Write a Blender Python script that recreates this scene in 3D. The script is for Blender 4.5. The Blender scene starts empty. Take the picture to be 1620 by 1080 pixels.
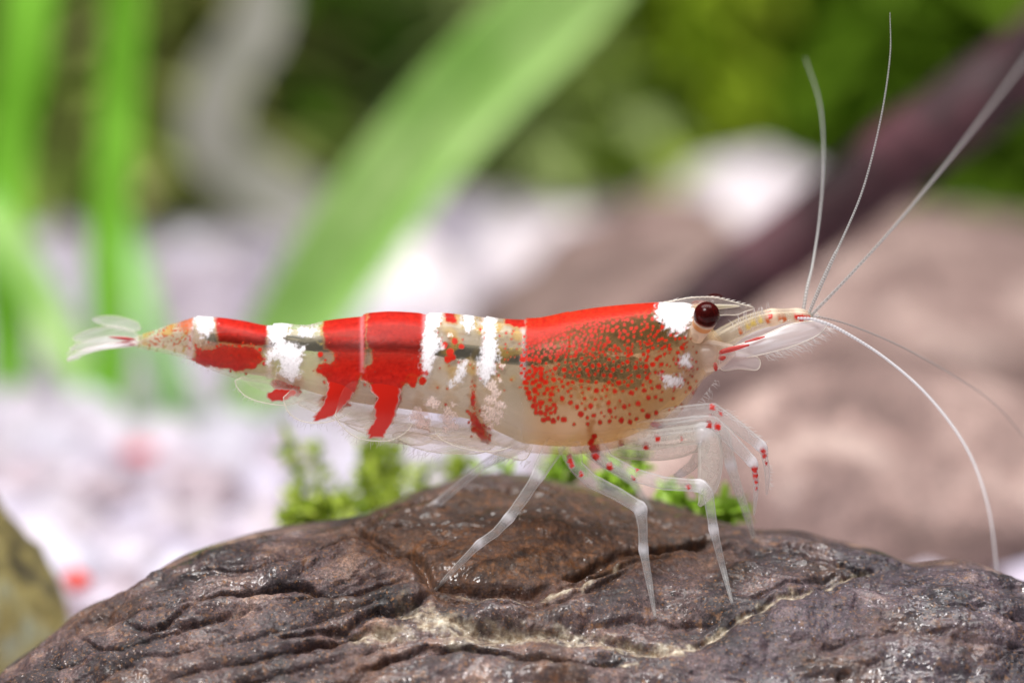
import bpy, math, random
import numpy as np

# ------------------------------------------------------------------ scene, camera, light
scene = bpy.context.scene
COL = scene.collection
S = 2.0e-5                      # metres per photograph pixel in the plane of the shrimp (22 mm animal)
DIST = 0.150                    # working distance of the macro lens
PITCH = math.radians(8.0)
CP, SP = math.cos(PITCH), math.sin(PITCH)
CAM = np.array([0.0, -DIST * CP, DIST * SP])
FWD = np.array([0.0, CP, -SP]); UP = np.array([0.0, SP, CP]); RIGHT = np.array([1.0, 0.0, 0.0])

cam_d = bpy.data.cameras.new('camera'); cam = bpy.data.objects.new('camera', cam_d); COL.objects.link(cam)
cam.location = CAM; cam.rotation_euler = (math.pi / 2 - PITCH, 0, 0)
cam_d.sensor_width = 36.0; cam_d.lens = 36.0 * DIST / (1620 * S)
cam_d.clip_start = 0.005; cam_d.clip_end = 5.0
cam_d.dof.use_dof = True; cam_d.dof.focus_distance = DIST - 0.0012
cam_d.dof.aperture_fstop = cam_d.lens / 3.9          # 3.9 mm entrance pupil
scene.camera = cam

world = bpy.data.worlds.new('World'); scene.world = world; world.use_nodes = True
bg = world.node_tree.nodes['Background']
bg.inputs[0].default_value = (0.80, 0.88, 1.0, 1); bg.inputs[1].default_value = 0.11

def area(name, loc, target, sx, sy, power, color):
    d = bpy.data.lights.new(name, 'AREA'); d.shape = 'RECTANGLE'; d.size = sx; d.size_y = sy
    d.energy = power; d.color = color
    o = bpy.data.objects.new(name, d); COL.objects.link(o); o.location = loc
    v = np.array(target, float) - np.array(loc, float)
    from mathutils import Vector
    o.rotation_euler = Vector(v).to_track_quat('-Z', 'Y').to_euler()
    return o
area('tank_lamp', (0.0, 0.022, 0.24), (0.0, 0.022, 0.0), 0.28, 0.13, 1.08, (1.0, 0.97, 0.94))
area('flash_lamp', (-0.045, -0.085, 0.135), (0.0, 0.0, -0.002), 0.045, 0.04, 0.37, (1.0, 0.97, 0.95))

scene.view_settings.view_transform = 'Standard'; scene.view_settings.look = 'None'
scene.view_settings.exposure = 0.0; scene.view_settings.gamma = 1.0
scene.render.engine = 'CYCLES'
scene.cycles.use_denoising = True
scene.cycles.max_bounces = 10; scene.cycles.diffuse_bounces = 3; scene.cycles.glossy_bounces = 3
scene.cycles.transparent_max_bounces = 40; scene.cycles.transmission_bounces = 6
scene.cycles.caustics_reflective = False; scene.cycles.caustics_refractive = False
scene.cycles.sample_clamp_indirect = 5.0

# ------------------------------------------------------------------ helpers
RNG = np.random.default_rng(7)
rnd = random.Random(11)

def at(px, py, ymm):
    """pixel + depth (mm behind the shrimp's mid plane) -> world point"""
    px = np.asarray(px, float); py = np.asarray(py, float); y = np.asarray(ymm, float) * 1e-3
    px, py, y = np.broadcast_arrays(px, py, y)
    d = FWD * DIST + ((px - 810) * S)[..., None] * RIGHT + ((540 - py) * S)[..., None] * UP
    t = (y - CAM[1]) / d[..., 1]
    return CAM + d * t[..., None]

def proj(P):
    q = P - CAM
    f = q @ FWD
    return 810 + (q @ RIGHT) / f * DIST / S, 540 - (q @ UP) / f * DIST / S

def side(px, py, yoff):
    """profile coordinates of the animal: px, py in its own vertical plane, yoff in px to the side"""
    px, py, yoff = np.broadcast_arrays(np.asarray(px, float), np.asarray(py, float), np.asarray(yoff, float))
    return np.stack([(px - 810) * S, yoff * S, (540 - py) * S / CP], -1)

def _hash(ix, iy, iz, seed):
    h = (ix.astype(np.int64) * 374761393 + iy.astype(np.int64) * 668265263 + iz.astype(np.int64) * 2147483647 + seed * 1274126177) & 0xFFFFFFFF
    h = ((h ^ (h >> 13)) * 1274126177) & 0xFFFFFFFF
    h = ((h ^ (h >> 16)) * 2246822519) & 0xFFFFFFFF
    return h ^ (h >> 15)

def noise3(x, y, z, seed=0):
    x, y, z = np.broadcast_arrays(np.asarray(x, float), np.asarray(y, float), np.asarray(z, float))
    x0, y0, z0 = np.floor(x), np.floor(y), np.floor(z)
    fx, fy, fz = x - x0, y - y0, z - z0
    u, v, w = [f * f * f * (f * (f * 6 - 15) + 10) for f in (fx, fy, fz)]
    out = 0
    for i in (0, 1):
        for j in (0, 1):
            for k in (0, 1):
                h = _hash(x0 + i, y0 + j, z0 + k, seed)
                gx = (h & 1023) / 511.5 - 1; gy = ((h >> 10) & 1023) / 511.5 - 1; gz = ((h >> 20) & 1023) / 511.5 - 1
                dot = gx * (fx - i) + gy * (fy - j) + gz * (fz - k)
                out = out + dot * (u if i else 1 - u) * (v if j else 1 - v) * (w if k else 1 - w)
    return out * 1.1

def fbm(x, y, z, octv=4, seed=0, gain=0.5):
    s = 0; a = 1.0; f = 1.0
    for o in range(octv):
        s = s + a * noise3(x * f, y * f, z * f, seed + o * 17); a *= gain; f *= 2.03
    return s

def smooth(e0, e1, x):
    t = np.clip((x - e0) / (e1 - e0), 0, 1); return t * t * (3 - 2 * t)

def curve_fn(pts, sm=0.0):
    """smooth function through (x, value) pairs"""
    p = np.array(sorted(pts), float); X, Yv = p[:, 0], p[:, 1]
    d = np.diff(Yv) / np.diff(X); m = np.zeros(len(X))
    m[1:-1] = np.where(d[:-1] * d[1:] > 0, 2 * d[:-1] * d[1:] / (d[:-1] + d[1:] + 1e-12), 0); m[0] = d[0]; m[-1] = d[-1]
    def f(x):
        x = np.asarray(x, float); i = np.clip(np.searchsorted(X, x) - 1, 0, len(X) - 2)
        h = X[i + 1] - X[i]; t = np.clip((x - X[i]) / h, 0, 1); t2, t3 = t * t, t * t * t
        return (2*t3 - 3*t2 + 1) * Yv[i] + (t3 - 2*t2 + t) * h * m[i] + (-2*t3 + 3*t2) * Yv[i+1] + (t3 - t2) * h * m[i+1]
    return f

def spline(pts, n):
    """Catmull-Rom through control rows, n samples spaced by length"""
    P = np.array(pts, float)
    Q = np.vstack([2 * P[0] - P[1], P, 2 * P[-1] - P[-2]])
    out = []
    for i in range(len(P) - 1):
        a, b, c, d = Q[i], Q[i + 1], Q[i + 2], Q[i + 3]
        for t in np.linspace(0, 1, 24, endpoint=False):
            out.append(0.5 * (2*b + (c - a)*t + (2*a - 5*b + 4*c - d)*t*t + (3*b - a - 3*c + d)*t**3))
    out.append(P[-1]); out = np.array(out)
    k = min(3, out.shape[1])
    L = np.r_[0, np.cumsum(np.linalg.norm(np.diff(out[:, :k], axis=0), axis=1))]
    s = np.linspace(0, L[-1], n)
    return np.stack([np.interp(s, L, out[:, j]) for j in range(out.shape[1])], -1)

class MB:
    def __init__(self): self.V = []; self.F = []; self.C = []; self.n = 0
    def add(self, V, F, C=None):
        V = np.asarray(V, float); self.V.append(V)
        self.F.extend([tuple(int(i) + self.n for i in f) for f in F])
        if C is not None:
            C = np.asarray(C, float)
            self.C.append(np.broadcast_to(C, (len(V), 4)) if C.ndim == 1 else C)
        self.n += len(V)
    def tube(self, P, R, sides=10, C=None, squash=None):
        P = np.asarray(P, float); n = len(P); R = np.broadcast_to(np.asarray(R, float), (n,))
        T = np.gradient(P, axis=0); T /= np.linalg.norm(T, axis=1)[:, None] + 1e-20
        up = np.array([0, 1.0, 0]) if abs(T[0][1]) < 0.9 else np.array([1.0, 0, 0])
        V = []; a = np.linspace(0, 2 * math.pi, sides, endpoint=False)
        for i in range(n):
            b = np.cross(T[i], up); b /= np.linalg.norm(b) + 1e-20; u = np.cross(b, T[i]); up = u
            V.append(P[i] + R[i] * (np.cos(a)[:, None] * b + np.sin(a)[:, None] * u * (squash or 1)))
        V = np.concatenate(V + [P[:1], P[-1:]])
        F = [(i*sides + j, i*sides + (j+1) % sides, (i+1)*sides + (j+1) % sides, (i+1)*sides + j) for i in range(n-1) for j in range(sides)]
        c0, c1 = n * sides, n * sides + 1
        F += [(c0, (j+1) % sides, j) for j in range(sides)] + [(c1, (n-1)*sides + j, (n-1)*sides + (j+1) % sides) for j in range(sides)]
        if C is not None:
            C = np.asarray(C, float)
            if C.ndim == 2: C = np.vstack([np.repeat(C, sides, axis=0), C[:1], C[-1:]])
        self.add(V, F, C)
    def build(self, name, mat, parent=None, smoothed=True):
        V = np.concatenate(self.V)
        return mesh_obj(name, V, self.F, mat, parent, np.concatenate(self.C) if self.C else None, smoothed)

def mesh_obj(name, V, F, mat, parent=None, C=None, smoothed=True):
    me = bpy.data.meshes.new(name)
    V = np.asarray(V, float)
    if isinstance(F, np.ndarray):
        k = F.shape[1]; nf = len(F)
        me.vertices.add(len(V)); me.vertices.foreach_set('co', V.astype(np.float32).ravel())
        me.loops.add(nf * k); me.loops.foreach_set('vertex_index', F.astype(np.int32).ravel())
        me.polygons.add(nf); me.polygons.foreach_set('loop_start', np.arange(0, nf * k, k, dtype=np.int32))
        me.update(calc_edges=True); me.validate()
    else:
        me.from_pydata(V.tolist(), [], F)
    me.polygons.foreach_set('use_smooth', np.full(len(me.polygons), smoothed)); me.update()
    if C is not None:
        at_ = me.color_attributes.new('pigment', 'FLOAT_COLOR', 'POINT')
        at_.data.foreach_set('color', np.asarray(C, np.float32).ravel())
    me.materials.append(mat)
    o = bpy.data.objects.new(name, me); COL.objects.link(o)
    if parent is not None: o.parent = parent
    return o

def grid_faces(nr, nc, wrap=False):
    r, c = np.meshgrid(np.arange(nr - 1), np.arange(nc if wrap else nc - 1), indexing='ij')
    c2 = (c + 1) % nc
    return np.stack([r*nc + c, r*nc + c2, (r+1)*nc + c2, (r+1)*nc + c], -1).reshape(-1, 4)

def thing(name, label, cat, loc=(0, 0, 0), group=None):
    o = bpy.data.objects.new(name, None); COL.objects.link(o); o.empty_display_size = 0.002
    o.location = loc; tag(o, label, cat, group); return o
def tag(o, label, cat, group=None):
    o['label'] = label; o['category'] = cat
    if group: o['group'] = group
    return o
def ground_empty(o, parent):
    """parent keeping world place"""
    o.parent = parent; o.matrix_parent_inverse = parent.matrix_world.inverted()

# ------------------------------------------------------------------ materials
class NT:
    def __init__(self, name):
        self.m = bpy.data.materials.new(name); self.m.use_nodes = True
        self.t = self.m.node_tree; self.t.nodes.clear()
        self.out = self.t.nodes.new('ShaderNodeOutputMaterial')
    def n(self, typ, **kw):
        nd = self.t.nodes.new('ShaderNode' + typ)
        for k, v in kw.items():
            if k.startswith('i_'): nd.inputs[int(k[2:])].default_value = v
            elif k.startswith('s_'): nd.inputs[k[2:].replace('_', ' ')].default_value = v
            else: setattr(nd, k, v)
        return nd
    def l(self, a, b): self.t.links.new(a, b)
    def math(self, op, a, b=None, clamp=False):
        nd = self.n('Math', operation=op, use_clamp=clamp)
        for i, v in enumerate((a, b)):
            if v is None: continue
            if hasattr(v, 'links'): self.l(v, nd.inputs[i])
            else: nd.inputs[i].default_value = v
        return nd.outputs[0]
    def mix(self, fac, a, b, blend='MIX'):
        nd = self.n('Mix', data_type='RGBA', blend_type=blend)
        for s, v in ((nd.inputs['Factor'], fac), (nd.inputs[6], a), (nd.inputs[7], b)):
            if hasattr(v, 'links'): self.l(v, s)
            else: s.default_value = v
        return nd.outputs[2]
    def ramp(self, src, stops):
        nd = self.n('ValToRGB'); e = nd.color_ramp.elements
        while len(e) < len(stops): e.new(0.5)
        for el, (p, c) in zip(e, stops): el.position = p; el.color = c if len(c) == 4 else (*c, 1)
        self.l(src, nd.inputs[0]); return nd.outputs[0]
    def noise(self, scale, detail=4, rough=0.55, vec=None, dist=0.0):
        nd = self.n('TexNoise'); nd.inputs['Scale'].default_value = scale; nd.inputs['Detail'].default_value = detail
        nd.inputs['Roughness'].default_value = rough; nd.inputs['Distortion'].default_value = dist
        if vec is not None: self.l(vec, nd.inputs['Vector'])
        return nd.outputs[0]
    def coords(self): return self.n('TexCoord').outputs['Object']

def cuticle(name, rough=0.28, trans=0.45, rim=0.35, spec=0.5, bump=0.0, bscale=9000):
    """thin living shell: pigment RGBA attribute, clear where alpha is low"""
    k = NT(name)
    a = k.n('Attribute', attribute_name='pigment')
    p = k.n('BsdfPrincipled', s_Roughness=rough); p.inputs['Specular IOR Level'].default_value = spec
    k.l(a.outputs['Color'], p.inputs['Base Color'])
    tr = k.n('BsdfTranslucent'); k.l(a.outputs['Color'], tr.inputs[0])
    if bump:
        b = k.n('Bump', s_Strength=bump, s_Distance=2e-5); k.l(k.noise(bscale, 3, vec=k.coords()), b.inputs['Height'])
        k.l(b.outputs[0], p.inputs['Normal'])
    mx = k.n('MixShader', i_0=trans); k.l(p.outputs[0], mx.inputs[1]); k.l(tr.outputs[0], mx.inputs[2])
    fr = k.n('Fresnel', s_IOR=1.33)
    al = k.math('ADD', a.outputs['Alpha'], k.math('MULTIPLY', fr.outputs[0], rim), True)
    tp = k.n('BsdfTransparent'); m2 = k.n('MixShader')
    k.l(k.mix(a.outputs['Alpha'], (1, 1, 1, 1), a.outputs['Color']), tp.inputs[0])
    k.l(al, m2.inputs[0]); k.l(tp.outputs[0], m2.inputs[1]); k.l(mx.outputs[0], m2.inputs[2])
    k.l(m2.outputs[0], k.out.inputs[0]); return k.m

M_SHELL = cuticle('shell_cuticle', rough=0.36, trans=0.12, rim=0.24, spec=0.14, bump=0.45)
M_CORE = cuticle('milky_muscle', rough=0.6, trans=0.55, rim=0.15, spec=0.1)
M_LIMB = cuticle('clear_limb', rough=0.25, trans=0.35, rim=0.22, spec=0.45)
M_HAIR = cuticle('fine_hair', rough=0.4, trans=0.5, rim=0.0)

def simple(name, col, rough=0.5, spec=0.4, sub=0.0):
    k = NT(name); p = k.n('BsdfPrincipled', s_Roughness=rough); p.inputs['Specular IOR Level'].default_value = spec
    c = k.mix(k.noise(2500, 3, vec=k.coords()), (*[x * 0.7 for x in col], 1), (*[min(1, x * 1.25) for x in col], 1))
    k.l(c, p.inputs['Base Color']); k.l(p.outputs[0], k.out.inputs[0]); return k.m

def stone_mat(name, stops, scale, speck=None, speck_scale=6000, rough=(0.3, 0.65), bump=0.5, bdist=6e-5, veined=False, coat=0.0):
    k = NT(name); co = k.coords()
    big = k.noise(scale, 6, 0.62, co, 0.4)
    c = k.ramp(big, stops)
    fine = k.noise(scale * 9, 5, 0.7, co)
    c = k.mix(0.55, c, k.ramp(fine, [(0.30, (0.35, 0.35, 0.36)), (0.52, (1.0, 1.0, 1.0)), (0.75, (1.75, 1.7, 1.68))]), 'MULTIPLY')
    c = k.mix(0.9, c, k.ramp(k.noise(scale * 30, 4, 0.75, co), [(0.34, (0.28, 0.26, 0.27)), (0.5, (1.0, 0.97, 0.95)), (0.66, (2.3, 2.1, 1.95))]), 'MULTIPLY')
    for col, sc, lo, hi in (speck or []):
        sp = k.ramp(k.noise(sc, 3, 0.6, co), [(lo, (0, 0, 0)), (hi, (1, 1, 1))])
        c = k.mix(sp, c, (*col, 1))
    p = k.n('BsdfPrincipled')
    if veined:
        a = k.n('Attribute', attribute_name='pigment')
        sepc = k.n('SeparateColor'); k.l(a.outputs['Color'], sepc.inputs[0])
        nb = k.noise(scale * 4, 5, 0.7, co)
        vein = k.math('MULTIPLY', sepc.outputs[0], k.ramp(nb, [(0.36, (0.0,) * 3), (0.56, (1,) * 3)]), True)
        cream = k.ramp(k.noise(scale * 7, 4, 0.65, co), [(0.32, (0.10, 0.06, 0.035)), (0.45, (0.30, 0.23, 0.15)), (0.64, (0.60, 0.54, 0.43))])
        brown = k.ramp(k.noise(scale * 6, 5, 0.75, co), [(0.30, (0.018, 0.010, 0.008)), (0.50, (0.085, 0.038, 0.016)), (0.66, (0.26, 0.10, 0.025))])
        c = k.mix(k.math('MULTIPLY', sepc.outputs[1], 0.75), c, brown)
        blue = k.mix(1.0, c, (0.80, 0.88, 1.10, 1), 'MULTIPLY')
        c = k.mix(sepc.outputs[2], c, blue)
        c = k.mix(vein, c, cream)
    k.l(c, p.inputs['Base Color'])
    k.l(k.ramp(k.noise(scale * 2.2, 3, 0.5, co), [(0.3, (rough[0],) * 3), (0.7, (rough[1],) * 3)]), p.inputs['Roughness'])
    if coat:
        k.l(k.ramp(k.noise(scale * 0.7, 3, 0.5, co), [(0.45, (0.03,) * 3), (0.62, (coat,) * 3)]), p.inputs['Coat Weight'])
        p.inputs['Coat Roughness'].default_value = 0.09
    h = k.math('ADD', k.math('MULTIPLY', k.noise(scale * 5, 6, 0.7, co), 1.0), k.math('MULTIPLY', k.noise(scale * 26, 4, 0.7, co), 0.30))
    b = k.n('Bump', s_Strength=bump, s_Distance=bdist); k.l(h, b.inputs['Height']); k.l(b.outputs[0], p.inputs['Normal'])
    k.l(p.outputs[0], k.out.inputs[0]); return k.m

def leaf_mat(name, c1, c2, trans=0.45, rough=0.4, scale=190, alpha=1.0):
    k = NT(name); co = k.coords()
    c = k.mix(k.ramp(k.noise(scale, 3, 0.5, co), [(0.35, (0,) * 3), (0.65, (1,) * 3)]), (*[x * .86 for x in c1], 1), (*[min(.9, x * 1.12) for x in c2], 1))
    p = k.n('BsdfPrincipled', s_Roughness=rough); p.inputs['Specular IOR Level'].default_value = 0.3
    k.l(c, p.inputs['Base Color']); t = k.n('BsdfTranslucent'); k.l(c, t.inputs[0])
    m = k.n('MixShader', i_0=trans); k.l(p.outputs[0], m.inputs[1]); k.l(t.outputs[0], m.inputs[2])
    s = m.outputs[0]
    if alpha < 1:
        tp = k.n('BsdfTransparent'); m2 = k.n('MixShader', i_0=alpha)
        k.l(tp.outputs[0], m2.inputs[1]); k.l(s, m2.inputs[2]); s = m2.outputs[0]
    k.l(s, k.out.inputs[0]); return k.m

def attr_mat(name, rough=0.5, trans=0.0, coat=0.0, spec=0.4, var=0.25, scale=900):
    k = NT(name); a = k.n('Attribute', attribute_name='pigment')
    v = k.ramp(k.noise(scale, 4, 0.6, k.coords()), [(0.3, (1 - var,) * 3), (0.7, (1 + var,) * 3)])
    c = k.mix(1.0, a.outputs['Color'], v, 'MULTIPLY')
    p = k.n('BsdfPrincipled', s_Roughness=rough); p.inputs['Specular IOR Level'].default_value = spec
    k.l(c, p.inputs['Base Color']); s = p.outputs[0]
    if trans:
        t = k.n('BsdfTranslucent'); k.l(c, t.inputs[0]); m = k.n('MixShader', i_0=trans)
        k.l(s, m.inputs[1]); k.l(t.outputs[0], m.inputs[2]); s = m.outputs[0]
    k.l(s, k.out.inputs[0]); return k.m

GROUND_Z = -0.0165

# ------------------------------------------------------------------ setting: tank floor, back wall, gravel
M_SUB = stone_mat('pale_substrate', [(0.3, (0.42, 0.38, 0.42)), (0.6, (0.62, 0.58, 0.62))], 260, rough=(0.6, 0.8), bump=0.3, bdist=4e-4)
V = [(-0.35, -0.05, GROUND_Z), (0.35, -0.05, GROUND_Z), (0.35, 0.235, GROUND_Z), (-0.35, 0.235, GROUND_Z)]
o = mesh_obj('substrate_floor', V, [(0, 1, 2, 3)], M_SUB); o['kind'] = 'structure'
M_WALL = simple('dark_tank_back', (0.012, 0.022, 0.006), 0.7, 0.2)
V = [(-0.35, 0.235, GROUND_Z), (0.35, 0.235, GROUND_Z), (0.35, 0.235, 0.10), (-0.35, 0.235, 0.10)]
o = mesh_obj('tank_back_wall', V, [(0, 1, 2, 3)], M_WALL); o['kind'] = 'structure'

def ico(sub):
    import bmesh
    bm = bmesh.new(); bmesh.ops.create_icosphere(bm, subdivisions=sub, radius=1.0)
    V = np.array([v.co[:] for v in bm.verts]); F = [tuple(v.index for v in f.verts) for f in bm.faces]; bm.free(); return V, F
ICO1, ICO2, ICO3 = ico(1), ico(2), ico(4)

def pebble_shape(base, size, seed, lump=0.35):
    V = base.copy()
    n = fbm(V[:, 0] * 1.3 + seed * 3.1, V[:, 1] * 1.3, V[:, 2] * 1.3, 3, seed)
    V = V * (1 + lump * n)[:, None]
    r = np.random.default_rng(seed); a = r.uniform(0, 6.28)
    V = V * np.array([1, r.uniform(.65, 1), r.uniform(.5, .8)])
    c, s = math.cos(a), math.sin(a)
    return (V @ np.array([[c, s, 0], [-s, c, 0], [0, 0, 1]])) * size

M_GRAVEL = attr_mat('gravel_stone', 0.45, spec=0.5)
gm = MB(); FI = np.array(ICO1[1])
shapes = [pebble_shape(ICO1[0], 1.0, 40 + i) for i in range(14)]
PAL = np.array([[.72, .70, .80], [.64, .58, .64], [.76, .76, .82], [.56, .47, .49], [.68, .62, .64], [.48, .45, .52], [.78, .75, .80]])
GV, GF, GC = [], [], []; cnt = 0
for i in range(5200):
    y = 0.012 + (RNG.random() ** 1.3) * 0.215
    half = (DIST + y) * 0.108 + 0.012
    x = RNG.uniform(-half, half); r = RNG.uniform(0.0008, 0.0021) * (1 + 1.2 * y / 0.35)
    v = shapes[i % 14] * r; a = RNG.uniform(0, 6.28); c, s = math.cos(a), math.sin(a)
    v = v @ np.array([[c, s, 0], [-s, c, 0], [0, 0, 1]]) + np.array([x, y, GROUND_Z + r * RNG.uniform(0.0, 0.55)])
    GV.append(v); GF.append(FI + cnt); cnt += len(v)
    GC.append(np.tile(np.r_[PAL[RNG.integers(7)] * np.array([.95, .90, .98]) * RNG.uniform(.60, .82), 1], (len(v), 1)))
o = mesh_obj('gravel', np.concatenate(GV), np.concatenate(GF), M_GRAVEL, None, np.concatenate(GC))
o['kind'] = 'stuff'; o['label'] = 'pale pink and lavender gravel covering the tank floor'; o['category'] = 'gravel'

# ------------------------------------------------------------------ the dark rock under the shrimp
crest = curve_fn([(-190, 1420), (-120, 1240), (-60, 1140), (0, 1070), (60, 1022), (130, 966), (200, 934), (260, 902), (330, 870), (400, 850), (470, 839),
                  (535, 832), (600, 806), (680, 776), (750, 758), (830, 757), (900, 770), (1000, 790), (1100, 815), (1180, 838), (1250, 845), (1330, 862),
                  (1400, 880), (1455, 897), (1510, 898), (1560, 904), (1620, 921), (1700, 955), (1850, 1050), (1980, 1200), (2060, 1420)])
crest_y = curve_fn([(-190, 0), (0, 1.0), (300, 2.6), (545, 3.6), (750, 7.0), (1000, 6.2), (1180, 3.8), (1400, 2.2), (1500, 0.3), (1620, 0.8), (2060, 2)])
front_y = curve_fn([(-190, -1.5), (0, -3.5), (300, -6), (800, -6.8), (1300, -6.5), (1620, -5.5), (1900, -3), (2060, -1)])
PB = 1120.0
def rock_y(px, py):
    c = crest(px); pb = np.maximum(PB, c + 60)
    v = np.clip((py - c) / (pb - c), 0, 1)
    return crest_y(px) + (front_y(px) - crest_y(px)) * v ** 0.6

def polyline_sd(px, py, pts, ks=0.0):
    """distance to a polyline, signed + below it, and the fraction along"""
    P = np.array(pts, float); best = np.full(px.shape, 1e9); sg = np.zeros(px.shape); fr = np.zeros(px.shape)
    L = np.r_[0, np.cumsum(np.hypot(*np.diff(P[:, :2], axis=0).T))]
    for i in range(len(P) - 1):
        a, b = P[i, :2], P[i + 1, :2]; d = b - a; l2 = d @ d
        t = np.clip(((px - a[0]) * d[0] + (py - a[1]) * d[1]) / l2, 0, 1)
        ex, ey = px - a[0] - t * d[0], py - a[1] - t * d[1]; q = np.hypot(ex, ey)
        m = q < best; best = np.where(m, q, best); sg = np.where(m, np.sign(d[0] * ey - d[1] * ex), sg); fr = np.where(m, (L[i] + t * math.sqrt(l2)) / L[-1], fr)
    return best, sg, fr

# (points, depth mm, width px, lower lip lift mm)
CRACKS = [
    ([(545, 838), (600, 862), (650, 880), (672, 905), (690, 928), (760, 934), (830, 936), (885, 926)], 0.62, 17, 0.30),
    ([(885, 926), (930, 900), (985, 880), (1040, 868), (1100, 852), (1150, 846)], 0.55, 11, 0.22),
    ([(870, 938), (930, 922), (985, 905), (1030, 890), (1062, 876), (1110, 866), (1180, 868)], 0.35, 8, 0.2),
    ([(560, 846), (640, 800), (700, 780), (780, 768), (900, 782)], 0.40, 10, 0.25),
    ([(300, 905), (350, 903), (410, 905), (470, 888), (530, 872), (548, 850)], 0.40, 9, 0.18),
    ([(190, 1003), (260, 993), (300, 965), (350, 945), (410, 940), (470, 928), (520, 942), (600, 932), (672, 925)], 0.50, 10, 0.22),
    ([(90, 1000), (150, 985), (200, 960), (270, 935), (330, 918), (400, 915)], 0.22, 9, 0.10),
    ([(120, 1010), (150, 1030), (200, 1040), (250, 1020), (300, 1000), (380, 975)], 0.28, 8, 0.12),
    ([(430, 1018), (470, 1010), (510, 996), (540, 992), (600, 968), (650, 962), (690, 950)], 0.55, 13, 0.20),
    ([(440, 1045), (480, 1030), (540, 1005), (580, 1000), (620, 1010)], 0.55, 14, 0.12),
    ([(560, 1075), (610, 1045), (680, 1022), (760, 1030), (830, 1045), (920, 1052), (1010, 1047)], 0.45, 10, 0.25),
    ([(700, 988), (780, 996), (850, 1003), (940, 1008), (1020, 1022), (1075, 1034)], 0.42, 26, 0.2),
    ([(690, 950), (780, 958), (860, 962), (930, 945), (985, 918), (1030, 905)], 0.35, 9, 0.15),
    ([(1075, 1034), (1120, 1010), (1165, 988), (1220, 968), (1270, 945), (1320, 925), (1368, 906), (1420, 905)], 0.36, 17, 0.30),
    ([(1150, 868), (1230, 872), (1290, 888), (1340, 905), (1380, 912)], 0.32, 9, 0.15),
    ([(1160, 850), (1230, 862), (1300, 880), (1380, 893), (1460, 904)], 0.22, 8, 0.12),
    ([(1180, 950), (1230, 940), (1290, 925), (1330, 915)], 0.25, 9, 0.1),
    ([(900, 1000), (1000, 985), (1080, 990), (1150, 985)], 0.2, 12, 0.1),
    ([(1290, 1035), (1360, 1022), (1440, 1000)], 0.15, 14, 0.05),
]
VEINS = [([(640, 968), (700, 985), (780, 998), (850, 1005), (940, 1012), (1020, 1026), (1075, 1034)], 13),
         ([(1075, 1034), (1120, 1010), (1165, 990), (1220, 970), (1270, 948), (1320, 927), (1365, 908)], 7),
         ([(560, 1012), (620, 1005), (680, 990), (720, 1010), (780, 1018)], 14),
         ([(700, 940), (780, 948), (860, 950), (920, 940), (975, 912)], 5), ([(800, 1050), (900, 1060), (1010, 1052)], 4)]
LOBES = [(820, 860, 190, 62, 0.55), (420, 880, 110, 26, 0.18), (330, 930, 130, 24, 0.2), (500, 905, 90, 26, 0.22), (360, 1000, 170, 35, 0.3), (640, 945, 90, 16, 0.2),
         (1080, 930, 140, 42, 0.35), (900, 975, 160, 18, 0.28), (1420, 1000, 260, 70, 0.45), (720, 1070, 150, 28, 0.3), (250, 960, 70, 18, 0.25), (450, 965, 100, 20, 0.28), (560, 880, 70, 22, 0.25), (1200, 915, 80, 22, 0.22), (1000, 955, 70, 20, 0.25), (1300, 960, 100, 26, 0.25), (1530, 960, 110, 40, 0.3), (200, 1050, 90, 22, 0.3), (1280, 880, 110, 18, 0.15), (930, 1030, 110, 12, 0.18)]

cols = np.unique(np.concatenate([np.arange(-186, -20, 8.0), np.arange(-20, 1640, 1.9), np.arange(1640, 2056, 9.0)]))
vv = np.concatenate([np.linspace(0, 1, 265) ** 1.25])
PX, VVv = np.meshgrid(cols, vv); C0 = crest(PX); PBm = np.maximum(PB, C0 + 60); PY = C0 + VVv * (PBm - C0)
wob = 12 * noise3(PX / 60, PY / 40, 0.3, 5) + 4 * noise3(PX / 17, PY / 14, 2.3, 4)
PXw = PX + wob; PYw = PY + 7 * noise3(PX / 45, PY / 45, 4.2, 6) + 4.5 * noise3(PX / 17, PY / 15, 1.1, 8) + 1.6 * noise3(PX / 6, PY / 6, 1.1, 9)
H = np.zeros_like(PX)
for cx, cy, rx, ry, h in LOBES:
    q = ((PXw - cx) / rx) ** 2 + ((PYw - cy) / ry) ** 2; H += h * np.exp(-q ** 1.3)
RED = np.zeros_like(PX)
for pts, dep, cw, lip in CRACKS:
    wid_ = cw * 0.72
    d, sg, fr = polyline_sd(PXw, PYw, pts)
    end = smooth(0, 0.12, fr) * smooth(1.0, 0.88, fr) * 0.85 + 0.15
    end = end * (0.8 + 0.6 * noise3(PX / 70, PY / 70, dep * 9, 3))
    ww = wid_ * np.where(sg < 0, 0.36, 1.15); dep = dep * 1.25
    H -= end * dep * np.exp(-(d / ww) ** 1.6)
    H += end * lip * np.exp(-((d - cw * 1.9) / (cw * 1.4)) ** 2) * (sg > 0)
for pts, wid in VEINS:
    d, sg, fr = polyline_sd(PXw, PYw, pts)
    RED = np.maximum(RED, smooth(wid * 1.3, wid * 0.1, d + 1 + 12 * noise3(PX / 22, PY / 10, 2, 31) + 6 * noise3(PX / 8, PY / 6, 5, 32)))
BASE = at(PX, PY, rock_y(PX, PY))
Q = BASE * 1000
strata = noise3(PX / 170, (PY - C0 * 0.8) / 15, 0.7, 12)
gsl = curve_fn([(-200, 150), (0, 96), (300, 20), (600, -42), (850, -62), (1000, -52), (1200, -20), (1500, 36), (2060, 130)])
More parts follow.
